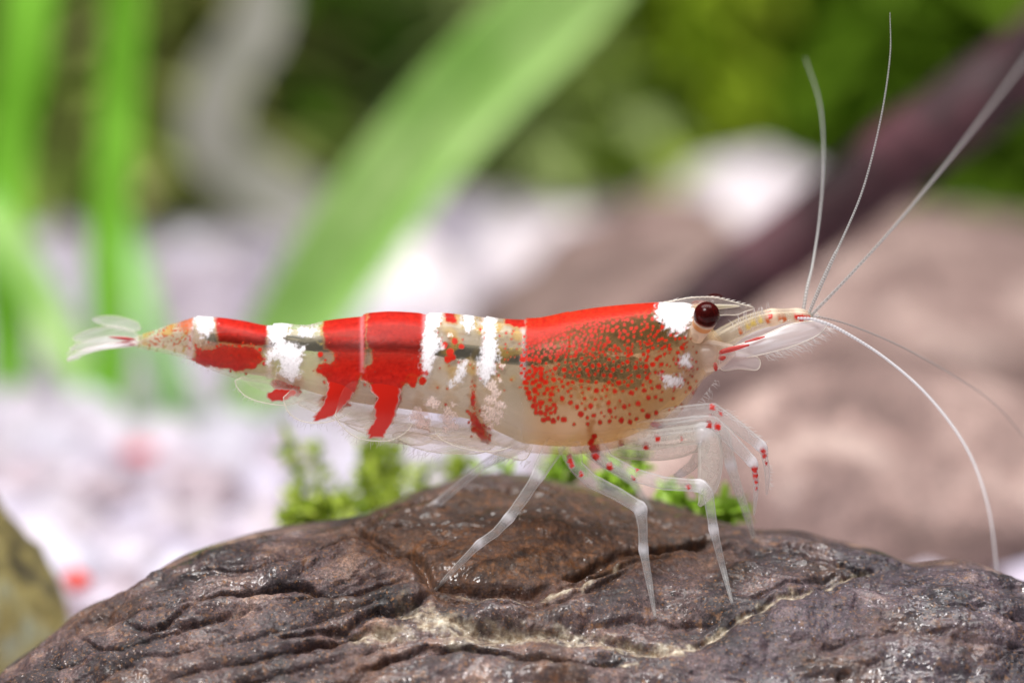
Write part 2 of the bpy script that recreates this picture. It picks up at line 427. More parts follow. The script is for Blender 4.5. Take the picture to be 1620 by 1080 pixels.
wl = (PY - gsl(PX) * 1.0 + 15 * noise3(PX / 110, PY / 60, 0.5, 71) + 5 * noise3(PX / 28, PY / 22, 0.9, 72)) / 36.0 + 0.8 * noise3(PX / 260, PY / 160, 2, 73)
roll = np.abs(np.sin(math.pi * wl)) ** 0.55
rollm = (smooth(700, 560, PX) + 0.75 * smooth(1080, 1180, PX) * smooth(975, 930, PY - 0.3 * (PX - 1300)) + 0.35 * smooth(980, 1010, PY) * smooth(1180, 1080, PX)).clip(0, 1)
H += 0.42 * (roll - 0.6) * rollm * (0.65 + 0.7 * noise3(PX / 90, PY / 50, 4, 74))
H += 0.10 * strata - 0.10 * smooth(0.34, 0.52, noise3(PX / 90 + 0.02 * PY, (PY - C0 * 0.85) / 13, 3.7, 14))
H += 0.30 * fbm(Q[..., 0] / 2.6, Q[..., 1] / 2.6, Q[..., 2] / 1.5, 2, 20) + 0.07 * fbm(Q[..., 0] / 1.0, Q[..., 1] / 1.0, Q[..., 2] / 0.6, 2, 24)
H += 0.10 * smooth(0.1, 0.5, noise3(Q[..., 0] / 2.2, Q[..., 1] / 2.2, Q[..., 2] / 1.0, 43)) + 0.30 * fbm(Q[..., 0] / 1.5, Q[..., 1] / 1.5, Q[..., 2] / 0.9, 2, 41) + 0.10 * fbm(Q[..., 0] / 0.42, Q[..., 1] / 0.42, Q[..., 2] / 0.34, 3, 29) + 0.10 * np.abs(noise3(Q[..., 0] / 0.9, Q[..., 1] / 0.9, Q[..., 2] / 0.7, 39))
H += 0.034 * fbm(Q[..., 0] / 0.14, Q[..., 1] / 0.14, Q[..., 2] / 0.14, 2, 27)
pit = noise3(Q[..., 0] / 0.42, Q[..., 1] / 0.42, Q[..., 2] / 0.42, 33); H -= 0.10 * smooth(0.42, 0.62, pit)
pit2 = noise3(Q[..., 0] / 0.8, Q[..., 1] / 0.8, Q[..., 2] / 0.7, 35); H -= 0.22 * smooth(0.36, 0.55, pit2) * smooth(1150, 1300, PX)
H *= smooth(-0.02, 0.05, VVv) * 0.75 + 0.25
gx = np.gradient(BASE, axis=1); gy = np.gradient(BASE, axis=0)
N = np.cross(gx, gy); N /= np.linalg.norm(N, axis=-1)[..., None] + 1e-20
N = np.where((N[..., 1:2] > 0), -N, N); N = N * 0.6 + np.array([0, -0.72, 0.35]) * 0.4
rock_top = BASE + N * (H * 1e-3)[..., None]
# back side and the foot of the rock down to the gravel
nb = 26; back = []
for i in range(nb, 0, -1):
    t = i / nb; P = rock_top[0].copy(); P0 = at(cols, crest(cols), crest_y(cols))
    P[:, 1] = P0[:, 1] + 0.012 * math.sin(t * math.pi / 2) * np.clip((P0[:, 2] - GROUND_Z) / 0.011, 0, 1) + 0.0004 * noise3(P0[:, 0] * 500, t * 4, 2, 61)
    P[:, 2] = P0[:, 2] + (GROUND_Z - 0.001 - P0[:, 2]) * (1 - math.cos(t * math.pi / 2)) + 0.0003 * noise3(P0[:, 0] * 500, t * 4, 0, 60) * (1 - t)
    back.append(P)
foot = []
for i in range(1, 13):
    t = i / 12; P = rock_top[-1].copy(); z0 = P[:, 2].copy()
    P[:, 2] = z0 + (GROUND_Z - 0.001 - z0) * t; P[:, 1] -= 0.002 * math.sin(t * math.pi / 2) - 0.0005 * noise3(P[:, 0] * 600, t * 3, 1, 62); foot.append(P)
ALL = np.concatenate([np.array(back), rock_top, np.array(foot)])
nr = len(ALL)
BR = smooth(1.5, 0.6, ((PXw - 830) / 300) ** 2 + ((PYw - 850) / 82) ** 2) * 0.95
BR = np.maximum(BR, 0.75 * smooth(0.0, 0.5, noise3(Q[..., 0] / 3, Q[..., 1] / 3, Q[..., 2] / 2, 70)))
BL = smooth(1050, 1300, PXw + 0.9 * (PYw - 980))
rc = np.zeros((nr, len(cols), 4)); rc[..., 3] = 1; rc[nb:nb + len(vv), :, 0] = RED; rc[nb:nb + len(vv), :, 1] = BR; rc[nb:nb + len(vv), :, 2] = BL
M_ROCK = stone_mat('weathered_dark_stone', [(0.30, (0.008, 0.006, 0.007)), (0.46, (0.042, 0.028, 0.032)), (0.58, (0.098, 0.064, 0.064)), (0.70, (0.27, 0.18, 0.14))], 520,
                   speck=[((0.27, 0.12, 0.04), 9000, 0.58, 0.72), ((0.24, 0.115, 0.05), 2400, 0.60, 0.78), ((0.012, 0.010, 0.012), 6500, 0.64, 0.70), ((0.55, 0.48, 0.45), 9500, 0.66, 0.72)],
                   rough=(0.22, 0.80), bump=0.85, bdist=1.2e-4, veined=True, coat=0.6)
rock = mesh_obj('dark_rock', ALL.reshape(-1, 3), grid_faces(nr, len(cols)), M_ROCK, None, rc.reshape(-1, 4))
tag(rock, 'dark purple-brown cracked stone with cream vein that the shrimp stands on', 'rock')
# a look-up of the finished surface, for feet
_rt = rock_top.reshape(-1, 3); _rx, _ry = proj(_rt)
def on_rock(px, py):
    i = int(np.argmin((_rx - px) ** 2 + (_ry - py) ** 2)); return _rt[i]

# ------------------------------------------------------------------ other stones
def dome_stone(name, mat, cx, cy_top, ymm, wmm, dmm, label, seed, lump=0.28, foot=GROUND_Z, yaw=0.0, tilt=0.0):
    top = at(cx, cy_top, ymm); h = (top[2] - foot)
    V, F = ICO3; V = V.copy()
    n = fbm(V[:, 0] * 1.1 + seed, V[:, 1] * 1.1, V[:, 2] * 1.1, 5, seed, 0.55)
    V = V * (1 + lump * n)[:, None]
    z = V[:, 2]; V[:, 2] = np.where(z > 0, z, z * 0.25)
    V = V * np.array([wmm * 5e-4, dmm * 5e-4, h / max(V[:, 2].max(), 0.5)])
    V[:, 0] += tilt * V[:, 2]
    c, s = math.cos(yaw), math.sin(yaw); V = V @ np.array([[c, s, 0], [-s, c, 0], [0, 0, 1]])
    V = V + np.array([top[0] - tilt * h, ymm * 1e-3, foot])
    o = mesh_obj(name, V, F, mat); tag(o, label, 'stone'); return o

M_MOSSY = stone_mat('olive_mossy_stone', [(0.34, (0.012, 0.012, 0.010)), (0.45, (0.10, 0.085, 0.03)), (0.55, (0.28, 0.24, 0.07)), (0.68, (0.30, 0.34, 0.26))], 420, rough=(0.5, 0.8), bump=0.6, bdist=5e-4)
dome_stone('mossy_stone', M_MOSSY, -40, 745, 21, 7.2, 9, 'olive algae-covered stone standing on the gravel left of the dark rock', 3, 0.3, tilt=0.0)
M_PINK = stone_mat('pinkish_brown_stone', [(0.32, (0.10, 0.065, 0.058)), (0.45, (0.20, 0.135, 0.125)), (0.56, (0.34, 0.245, 0.225)), (0.68, (0.50, 0.40, 0.37))], 230, rough=(0.6, 0.85), bump=0.5, bdist=1e-3)
dome_stone('pink_brown_stone', M_PINK, 1500, 325, 97, 50, 52, 'big pinkish-brown stone on the gravel below the leaning twig', 9, 0.22)
dome_stone('low_brown_stone', M_PINK, 1345, 560, 48, 27, 18, 'low rounded brown stone in front of the big pinkish stone', 15, 0.25)
M_PALE = stone_mat('pale_lavender_stone', [(0.3, (0.55, 0.50, 0.55)), (0.5, (0.76, 0.72, 0.78)), (0.7, (0.85, 0.83, 0.88))], 120, rough=(0.45, 0.7), bump=0.3, bdist=5e-4)
PALE = [(640, 365, 118, 9, 'rounded pale lavender stone on gravel right of the broad diagonal leaf'),
        (860, 330, 140, 12, 'large pale lavender stone on gravel between the diagonal leaf and the twig'),
        (1195, 235, 150, 13, 'tall white stone on gravel behind the twig'),
        (1040, 300, 128, 16, 'dusky pinkish stone beside the tall white stone'),
        (560, 395, 130, 8, 'small pale stone on gravel directly behind the diagonal leaf')]
for i, (cx, cy, y, w, lab) in enumerate(PALE):
    dome_stone('pale_stone', M_PINK if i == 3 else M_PALE, cx, cy, y, w, w, lab, 21 + i, 0.25)
M_RED = attr_mat('red_bit', 0.5)
for px, py, y, r, lab in ((222, 722, 70, 0.9, 'small red pebble on the pale gravel at the foot of the green leaves'), (122, 918, 30, 0.75, 'small red pebble on the pale gravel by the olive stone')):
    P = at(px, py, y); V = pebble_shape(ICO2[0], r * 1e-3, int(px)) + np.array([P[0], P[1], max(P[2], GROUND_Z + r * 1e-3)])
    o = mesh_obj('red_pebble', V, ICO2[1], M_RED, None, np.tile([0.62, 0.10, 0.09, 1], (len(V), 1))); tag(o, lab, 'pebble')

# leaning dark twig
M_TWIG = stone_mat('dark_plum_bark', [(0.35, (0.010, 0.003, 0.004)), (0.5, (0.036, 0.010, 0.015)), (0.65, (0.10, 0.032, 0.045))], 300, rough=(0.5, 0.75), bump=0.4, bdist=3e-4)
tw = spline([(*at(1040, 535, 64), 1.45e-3), (*at(1130, 470, 64), 1.55e-3), (*at(1290, 352, 64), 1.65e-3), (*at(1470, 212, 62), 1.75e-3), (*at(1640, 90, 61), 1.8e-3), (*at(1900, -95, 58), 1.9e-3)], 70)
tb = MB(); tw[:, :3] += 0.00018 * np.stack([noise3(np.arange(70) / 7, k, 0, 5) for k in (0, 9, 18)], -1)
tb.tube(tw[:, :3], tw[:, 3] * (1 + 0.10 * noise3(np.arange(70) / 6, 3, 0, 6)), 20)
o = tb.build('driftwood_twig', M_TWIG); tag(o, 'dark plum-brown twig leaning on the pinkish stone', 'twig')

# ------------------------------------------------------------------ plants
def blade(path, n=46, fold=0.18, across=7):
    """ribbon leaf through rows (px, py, ymm, width mm, twist deg): thin closed blade with a raised mid rib"""
    rows = np.array([[*at(p[0], p[1], p[2]), p[3] * 1e-3, math.radians(p[4] if len(p) > 4 else 0)] for p in path])
    R = spline(rows, n); P = R[:, :3]; T = np.gradient(P, axis=0); T /= np.linalg.norm(T, axis=1)[:, None]
    u = np.linspace(-1, 1, across); V = []
    for i in range(n):
        b = np.cross(T[i], np.array([0, 1.0, 0])); b /= np.linalg.norm(b); d = np.cross(b, T[i])
        a = R[i, 4]; bb = b * math.cos(a) + d * math.sin(a); dd = np.cross(T[i], bb)
        V.append(P[i] + (u * R[i, 3] / 2)[:, None] * bb + ((fold * R[i, 3]) * (u ** 2 - 0.3))[:, None] * dd)
    top = np.concatenate(V); th = np.array([0, 0.00022, 0])
    F = grid_faces(n, across)
    return np.concatenate([top, top + th]), np.concatenate([F, F[:, ::-1] + len(top)])

M_LEAF = leaf_mat('bright_grass_leaf', (0.27, 0.66, 0.04), (0.38, 0.76, 0.09), 0.55, 0.6)
M_LEAF2 = leaf_mat('pale_lime_leaf', (0.46, 0.80, 0.20), (0.58, 0.85, 0.33), 0.5, 0.6)
M_LEAF3 = leaf_mat('mint_leaf', (0.42, 0.72, 0.30), (0.52, 0.80, 0.38), 0.5, alpha=0.8)
M_GHOST = leaf_mat('bleached_leaf', (0.72, 0.75, 0.62), (0.82, 0.83, 0.74), 0.45, alpha=0.85)
M_OLIVE = leaf_mat('deep_green_leaf', (0.075, 0.16, 0.012), (0.14, 0.22, 0.02), 0.4)

def plant(name, label, base, leaves, group=None):
    b = at(*base); t = thing(name, label, 'plant', (b[0], b[1], GROUND_Z), group)
    bpy.context.view_layer.update()
    for path, mat in leaves:
        V, F = blade(path)
        o = mesh_obj('leaf', V, F, mat); ground_empty(o, t)
    return t
plant('grass_plant', 'ribbon-leaved aquatic plant with one upright bright green leaf', (175, 695, 80), [
    ([(172, 705, 80, 1.66), (176, 560, 80, 1.94), (172, 400, 80, 1.94), (186, 200, 79, 2.02), (200, -20, 78, 1.94), (208, -160, 77, 1.73)], M_LEAF),
    ([(185, 705, 81, 1.15), (150, 640, 82, 1.44), (100, 540, 84, 1.58), (40, 420, 86, 1.58), (-40, 300, 88, 1.44)], M_LEAF2),
    ([(220, 705, 79, 1.30), (262, 620, 76, 1.30), (240, 520, 76, 1.15), (215, 420, 78, 0.86), (205, 340, 82, 0.43)], M_LEAF3)])
plant('grass_plant', 'ribbon-leaved aquatic plant with a broad pale green leaf leaning diagonally', (370, 695, 82), [
    ([(360, 705, 82, 2.16), (400, 610, 82, 2.59), (455, 490, 82, 2.81), (560, 330, 80, 3.10), (690, 160, 77, 2.88), (830, 30, 74, 3.31), (960, -70, 70, 3.60)], M_LEAF2),
    ([(330, 705, 78, 0.86), (300, 690, 77, 1.66), (270, 600, 76, 1.58), (235, 500, 75, 1.37), (225, 400, 77, 0.50)], M_LEAF3),
    ([(395, 705, 86, 1.5), (445, 610, 88, 1.6), (548, 470, 90, 1.7), (650, 330, 92, 1.7), (755, 200, 94, 1.7), (905, 50, 96, 1.7), (985, -40, 96, 1.5)], M_LEAF2)])
plant('grass_plant', 'ribbon-leaved aquatic plant with a wide dark green leaf at the gravel edge', (-10, 690, 88), [
    ([(10, 705, 88, 1.73), (15, 560, 88, 2.16), (5, 400, 88, 2.30), (15, 200, 88, 2.45), (40, 60, 88, 2.59), (55, -120, 88, 2.45)], M_LEAF),
    ([(40, 705, 92, 1.58), (75, 600, 95, 1.73), (25, 480, 98, 1.73), (-40, 380, 100, 1.58)], M_GHOST)])
plant('grass_plant', 'aquatic plant with one bleached translucent leaf bent in an S', (520, 420, 140), [
    ([(620, 420, 140, 1.50), (560, 372, 138, 3.06), (470, 322, 136, 3.54), (375, 262, 134, 3.67), (335, 205, 132, 3.54), (355, 120, 130, 3.40), (405, 40, 128, 3.26), (420, -60, 126, 3.13)], M_GHOST)])

# bushy plants at the back: stems with many leaves
BACKS = [  # px, py_top, ymm, width px, leaves, (dark, light), label
    (60, -60, 160, 420, 900, ((0.075, 0.115, 0.020), (0.16, 0.20, 0.05)), 'olive bushy plant at the back behind the upright green leaves'),
    (330, -60, 166, 330, 800, ((0.11, 0.13, 0.035), (0.22, 0.22, 0.09)), 'dull khaki bushy plant at the back behind the bleached leaf'),
    (468, -60, 180, 110, 420, ((0.05, 0.12, 0.008), (0.10, 0.19, 0.02)), 'narrow green bushy plant beside the dark gap'),
    (890, -60, 178, 210, 620, ((0.14, 0.18, 0.06), (0.24, 0.28, 0.13)), 'grey-green bushy plant behind the tip of the diagonal leaf'),
    (1040, -60, 182, 270, 760, ((0.10, 0.15, 0.008), (0.22, 0.27, 0.025)), 'yellow-green bushy plant at the back above the white stones'),
    (1300, -60, 195, 320, 800, ((0.055, 0.115, 0.004), (0.12, 0.20, 0.012)), 'deep green bushy plant behind the antennae'),
    (1560, -60, 170, 330, 900, ((0.05, 0.10, 0.005), (0.13, 0.21, 0.018)), 'leafy green bushy plant behind the upper part of the twig')]
M_BUSH = attr_mat('bush_leaf', 0.5, trans=0.4, spec=0.25, var=0.3, scale=60)
M_STEM = leaf_mat('green_stem', (0.09, 0.13, 0.03), (0.14, 0.18, 0.04), 0.1)
for bi, (cx, ct, y, wpx, nl, (ca, cb), lab) in enumerate(BACKS):
    b = at(cx, 300, y); t = thing('bushy_plant', lab, 'plant', (b[0], b[1], GROUND_Z), 'bushy plants at the back of the tank'); bpy.context.view_layer.update()
    sc = (DIST + y * 1e-3) / DIST * S; half = wpx * sc / 2; ztop = at(cx, ct, y)[2] + 0.004
    fol = MB(); r = np.random.default_rng(100 + bi)
    ns = 7; stems = []
    for s_ in range(ns):
        x0 = b[0] + r.uniform(-.4, .4) * half; x1 = b[0] + r.uniform(-.9, .9) * half; yy = b[1] + r.uniform(-.010, .012)
        P = spline([(x0, yy, GROUND_Z), ((x0 + x1) / 2 + r.uniform(-.003, .003), yy, (GROUND_Z + ztop) / 2), (x1, yy + .004, ztop)], 14)
        stems.append(P); sm = MB(); sm.tube(P, np.linspace(0.0011, 0.0006, 14), 7)
        ground_empty(sm.build('stem', M_STEM), t)
    for i in range(nl):
        P = stems[r.integers(ns)]; k = r.uniform(0.03, 1) * 12.9; p = P[int(k)] + (P[int(k) + 1] - P[int(k)]) * (k % 1)
        L = r.uniform(0.006, 0.013); w = L * r.uniform(.22, .36); az = r.uniform(0, 6.28); el = r.uniform(-.35, .8)
        d = np.array([math.cos(az) * math.cos(el), math.sin(az) * math.cos(el), math.sin(el)])
        sdir = np.cross(d, [0, 0, 1.0]); sdir /= np.linalg.norm(sdir); nn = np.cross(sdir, d)
        q = []
        for tt, ww in ((0, .12), (.3, .9), (.62, 1), (1, .05)):
            c0 = p + d * L * tt - np.array([0, 0, 1]) * L * .25 * tt * tt
            q += [c0 - sdir * w * ww * .5 + nn * w * .12 * ww, c0, c0 + sdir * w * ww * .5 + nn * w * .12 * ww]
        F = [(a, a + 1, a + 4, a + 3) for a in (0, 1, 3, 4, 6, 7)]
        u = r.random(); col = (np.array(ca) * (1 - u) + np.array(cb) * u) * 2.7
        fol.add(q, F, np.r_[col, 1])
    ground_empty(fol.build('foliage', M_BUSH), t)

# moss just behind the rock
M_MOSS = attr_mat('moss_leaf', 0.35, trans=0.45, spec=0.4, var=0.2, scale=400)
def moss(label, spots, seed, leaf=0.0006, cols_=((0.10, 0.22, 0.01), (0.34, 0.55, 0.05))):
    r = np.random.default_rng(seed); b = at(spots[0][0], spots[0][1], spots[0][2])
    t = thing('moss_clump', label, 'moss', (b[0], b[1], b[2])); bpy.context.view_layer.update()
    st, fo = MB(), MB()
    for (x0, y0, d0, x1, y1, d1, n) in spots:
        P = spline([at(x0, y0, d0), at((x0 + x1) / 2 + r.uniform(-14, 14), (y0 + y1) / 2 + r.uniform(-8, 8), (d0 + d1) / 2), at(x1, y1, d1)], 16)
        st.tube(P, np.linspace(1.3e-4, 7e-5, 16), 6, (0.10, 0.17, 0.02, 1))
        for i in range(n):
            k = r.uniform(0, 14.9); p = P[int(k)] + (P[int(k) + 1] - P[int(k)]) * (k % 1)
            L = leaf * r.uniform(.6, 1.5); w = L * r.uniform(.35, .6); d = r.normal(size=3); d /= np.linalg.norm(d); d = d * .8 + (P[-1] - P[0]) / np.linalg.norm(P[-1] - P[0]) * .4
            d /= np.linalg.norm(d)
            sd = np.cross(d, r.normal(size=3)); sd /= np.linalg.norm(sd); nn = np.cross(sd, d); q = []
            for tt, ww in ((0, .25), (.35, 1), (.7, .75), (1, .05)):
                c0 = p + d * L * tt + nn * L * .2 * tt * tt; q += [c0 - sd * w * ww * .5 + nn * w * .15, c0, c0 + sd * w * ww * .5 + nn * w * .15]
            u = r.random(); col = np.array(cols_[0]) * (1 - u) + np.array(cols_[1]) * u
            fo.add(q, [(a, a + 1, a + 4, a + 3) for a in (0, 1, 3, 4, 6, 7)], np.r_[col, 1])
    ground_empty(st.build('stem', M_MOSS), t); ground_empty(fo.build('foliage', M_MOSS), t)
    return t
sp = []
r_ = np.random.default_rng(5)
for x, ytop, n in ((455, 775, 60), (480, 690, 60), (505, 680, 60), (470, 790, 60), (525, 780, 50), (560, 760, 50), (575, 700, 70), (600, 690, 80), (620, 700, 80), (640, 705, 70), (590, 720, 70), (665, 715, 60), (690, 720, 50), (720, 715, 50), (745, 705, 45)):
    d = r_.uniform(17, 26); sp.append((x + r_.uniform(-10, 10), 870, d, x + r_.uniform(-32, 32), ytop + r_.uniform(-8, 30), d + r_.uniform(-1, 2), int(n * 1.0)))
for x in (450, 475, 500, 530, 610, 640): sp.append((x, 880, 16, x + r_.uniform(-25, 25), 800, 15, 60))
moss('clump of small-leaved green moss growing behind the left slope of the dark rock', sp, 31, 0.0006, ((0.12, 0.20, 0.006), (0.64, 0.78, 0.12)))
sp = []
for x0, x1, y1, d, n in ((880, 890, 712, 11, 60), (905, 912, 720, 11, 50), (900, 870, 735, 10, 40), (940, 990, 715, 10, 55), (960, 1020, 722, 10, 50), (965, 955, 745, 8, 45), (1010, 985, 748, 8, 45), (1060, 1050, 770, 8, 40), (1100, 1110, 785, 8, 45), (1130, 1150, 790, 8.5, 45), (1140, 1160, 805, 8.5, 40), (1120, 1070, 790, 8, 45), (860, 790, 735, 13, 50), (850, 760, 745, 14, 40)):
    sp.append((x0, 840, d + .5, x1, y1, d, n))
moss('sprigs of bright green moss behind the crest of the dark rock under the shrimp', sp, 32, 0.00055, ((0.24, 0.42, 0.03), (0.50, 0.74, 0.10)))

# ------------------------------------------------------------------ the shrimp
foot0 = on_rock(1037, 975)
shrimp = thing('shrimp', 'translucent shrimp banded red and white standing in profile on the dark rock', 'shrimp', tuple(foot0))
bpy.context.view_layer.update()
def part(o): ground_empty(o, shrimp); return o

dors = curve_fn([(196, 538), (205, 533), (230, 524), (260, 514), (290, 506), (303, 502), (340, 503), (380, 508), (425, 516), (445, 514), (480, 516), (512, 509), (560, 503), (572, 502),
                 (582, 498), (620, 494), (660, 496), (676, 499), (700, 497), (740, 500), (770, 504), (800, 506), (832, 507), (850, 506), (870, 502), (900, 495), (950, 487),
                 (1000, 482), (1050, 479), (1080, 479), (1097, 483), (1112, 498), (1126, 518), (1140, 534), (1150, 548)])
vent = curve_fn([(196, 542), (205, 548), (230, 554), (260, 560), (290, 567), (308, 573), (340, 588), (380, 600), (420, 606), (460, 622), (500, 640), (560, 656), (620, 668), (680, 680), (740, 693),
                 (800, 706), (830, 711), (870, 715), (905, 717), (950, 712), (1000, 699), (1040, 680), (1070, 658), (1095, 628), (1112, 600), (1128, 588), (1140, 578), (1150, 562)])
musc = curve_fn([(196, 541), (205, 546), (260, 557), (308, 570), (380, 592), (430, 600), (480, 618), (560, 638), (650, 650), (740, 664), (800, 690), (830, 703), (900, 708), (950, 704),
                 (1040, 672), (1095, 620), (1128, 580), (1150, 560)])
wid = curve_fn([(196, 5), (230, 16), (260, 27), (308, 42), (400, 58), (500, 74), (600, 84), (700, 90), (800, 92), (900, 96), (1000, 88), (1060, 72), (1100, 54), (1130, 38), (1150, 8)])
ymid = curve_fn([(60, 235), (196, 140), (308, 75), (450, 25), (600, 0), (1300, 0)])
JOINTS = [196, 305, 430, 573, 678, 770, 832, 1150]
XS = np.concatenate([np.arange(196.0, 1150, 1.45), [1150.0]]); NT_ = 300
TH = np.linspace(0, 2 * math.pi, NT_, endpoint=False)
TH = TH - 0.10 * np.sin(2 * TH)
def shell_grid(top, bot, wf, inset=0.0):
    X, A = np.meshgrid(XS, TH, indexing='ij')
    d, v, w = top(X) + inset, bot(X) - inset * 0.5, wf(X) - inset
    w = np.maximum(w, 2)
    off = np.zeros_like(X)
    if inset == 0:
        for x0, x1 in zip(JOINTS[:-1], JOINTS[1:]):
            xs0 = X - 10 * np.sin(A) ** 2 * (x0 < 830) + 12 * np.sin(A) ** 2 * (x0 > 830)
            m = (xs0 >= x0) & (xs0 < x1); t = (xs0 - x0) / (x1 - x0)
            off = np.where(m, 2.6 * np.exp(-t * 5) * min(1, x0 / 400), off)
        off *= (X < 900)
    c, a = (d + v) / 2, (v - d) / 2
    py = c - (a + off) * np.cos(A)
    sn = np.sin(A); yo = (w + off) * np.sign(sn) * np.abs(sn) ** 0.82
    # a little thinner below (the side plates hang steep)
    return X, py, yo, ymid(X)
def shrimp_pts(X, py, yo, ym): return side(X, py + ym * SP, yo + ym)

def pattern_uv(X, py, yo, ym):
    """where each point shows in the near side's profile (far side takes its mirror image)"""
    return proj(shrimp_pts(X, py, -np.abs(yo), ym))

def sd_poly(x, y, poly):
    P = np.array(poly, float); out = np.full(x.shape, 999.0)
    m = (x > P[:, 0].min() - 30) & (x < P[:, 0].max() + 30) & (y > P[:, 1].min() - 30) & (y < P[:, 1].max() + 30)
    if not m.any(): return out
    xx, yy = x[m], y[m]; d = np.full(xx.shape, 1e9); ins = np.zeros(xx.shape, bool)
    for i in range(len(P)):
        a, b = P[i], P[(i + 1) % len(P)]; e = b - a
        t = np.clip(((xx - a[0]) * e[0] + (yy - a[1]) * e[1]) / (e @ e + 1e-9), 0, 1)
        d = np.minimum(d, np.hypot(xx - a[0] - t * e[0], yy - a[1] - t * e[1]))
        cr = ((a[1] > yy) != (b[1] > yy)) & (xx < e[0] * (yy - a[1]) / (e[1] + 1e-12) + a[0]); ins ^= cr
    out[m] = np.where(ins, -d, d); return out

REDS = [
    [(344, 495), (375, 495), (421, 505), (421, 545), (395, 547), (370, 545), (347, 540), (341, 520)],
    [(308, 542), (318, 553), (338, 552), (352, 544), (375, 548), (402, 549), (419, 566), (410, 575), (395, 583), (375, 587), (345, 581), (325, 579), (310, 573)],
    [(425, 620), (440, 613), (470, 616), (472, 622), (455, 632), (432, 634), (423, 627)],
    [(513, 495), (579, 488), (579, 545), (571, 598), (556, 630), (533, 655), (500, 666), (498, 658), (514, 638), (522, 612), (519, 596), (505, 592), (499, 585), (512, 573), (526, 577), (530, 560), (515, 551), (512, 530)],
    [(581, 480), (620, 480), (675, 485), (668, 545), (662, 575), (672, 590), (650, 600), (636, 611), (632, 635), (622, 665), (608, 690), (586, 692), (583, 679), (597, 660), (594, 640), (600, 628), (590, 615), (588, 605), (572, 598), (574, 583), (590, 572), (588, 560), (583, 545), (580, 520)],
    [(747, 652), (752, 655), (762, 675), (770, 695), (772, 706), (762, 700), (752, 682), (747, 665)], [(748, 618), (752, 628), (751, 644), (747, 640)],
    [(800, 495), (832, 498), (830, 518), (812, 516), (800, 511)], [(702, 490), (718, 492), (722, 510), (706, 508)]]
RED_DOTS = [(672, 588, 6), (652, 601, 8), (668, 602, 6), (653, 608, 5), (507, 560, 4), (411, 553, 3), (418, 575, 3), (400, 578, 6), (705, 640, 2), (720, 540, 5), (712, 556, 6), (708, 568, 6), (716, 565, 5), (703, 546, 5), (730, 548, 4), (760, 520, 2),
            (673, 708, 2), (683, 709, 1.6), (692, 710, 2), (696, 693, 3), (694, 699, 3)]
WHITES = [
    [(306, 490), (342, 494), (339, 520), (330, 536), (318, 534), (308, 520)],
    [(424, 500), (456, 500), (460, 525), (450, 535), (470, 546), (484, 545), (480, 570), (475, 598), (456, 607), (440, 590), (440, 570), (420, 582), (419, 562), (431, 545), (424, 530)],
    [(470, 518), (502, 519), (499, 532), (476, 534)],
    [(674, 485), (703, 487), (697, 515), (690, 528), (701, 538), (700, 552), (690, 560), (685, 590), (668, 591), (665, 560), (667, 540), (672, 520)],
    [(730, 492), (754, 494), (750, 520), (740, 530), (733, 518)],
    [(764, 495), (788, 497), (785, 530), (791, 560), (785, 590), (770, 612), (755, 598), (752, 575), (761, 555), (763, 530)],
    [(725, 571), (742, 566), (741, 590), (727, 605), (712, 617), (708, 605), (720, 590)],
    [(1042, 500), (1050, 470), (1075, 465), (1093, 478), (1091, 505), (1080, 521), (1065, 521), (1056, 511)],
    [(1075, 562), (1090, 555), (1099, 580), (1085, 584), (1074, 577)], [(1043, 590), (1060, 592), (1084, 593), (1082, 612), (1055, 614), (1046, 605)]]
WHITE_DOTS = [(683, 635, 8), (690, 640, 6), (678, 638, 5), (660, 650, 7), (655, 658, 6), (664, 662, 7), (670, 670, 6), (663, 672, 5), (674, 680, 5), (668, 685, 4), (708, 648, 6), (716, 656, 7), (703, 660, 6), (712, 668, 8), (719, 673, 5), (706, 678, 5), (717, 640, 4),
              (778, 610, 8), (785, 622, 7), (775, 632, 8), (789, 640, 7), (768, 645, 6), (780, 652, 8), (793, 655, 6), (772, 662, 7), (786, 666, 6), (777, 674, 4), (765, 655, 5), (797, 640, 4), (712, 530, 3), (795, 578, 4), (790, 600, 4)]

def carapace_dots():
    r = np.random.default_rng(77); pts = []
    left = curve_fn([(500, 836), (540, 828), (580, 823), (610, 830), (650, 846), (690, 872), (715, 890)])
    def try_add(x, y, rad, gap):
        for q in pts:
            if (q[0] - x) ** 2 + (q[1] - y) ** 2 < (gap * (q[2] + rad)) ** 2: return False
        pts.append((x, y, rad)); return True
    for k in range(9000):
        y = r.uniform(492, 692); l = float(left(y)); x = r.uniform(l, 1105)
        right = 1050 - 0.10 * abs(y - 600) if y > 560 else 1085
        dens = 0.0; rad = r.uniform(2.0, 4.2); gap = 1.15
        fl = x - l
        if y < 565: dens = 0.8 if x < 955 else (0.20 if x < 1035 else 0.12); gap = 0.98; rad = r.uniform(1.6, 3.6)
        elif fl < 40 and y < 692: dens = 0.8 - fl / 60; gap = 0.9; rad = r.uniform(2.4, 5.0)
        elif y < 618: dens = 0.55; gap = 1.25
        else: dens = 0.10; gap = 1.6; rad = r.uniform(1.6, 4.6)
        if x > right: dens *= 0.12; rad *= .6
        if x > 1030 and y > 585: dens *= .5
        if y > 675 - 0.0015 * (x - 940) ** 2: dens = 0
        if r.random() < dens: try_add(x, y, rad, gap)
    pts += [(1040, 673, 5), (1046, 675, 5), (1034, 671, 4), (1037, 694, 4), (1042, 691, 4), (1022, 706, 5), (983, 705, 3), (940, 690, 4), (934, 700, 4), (938, 708, 5), (943, 716, 6), (936, 697, 4)]
    return pts

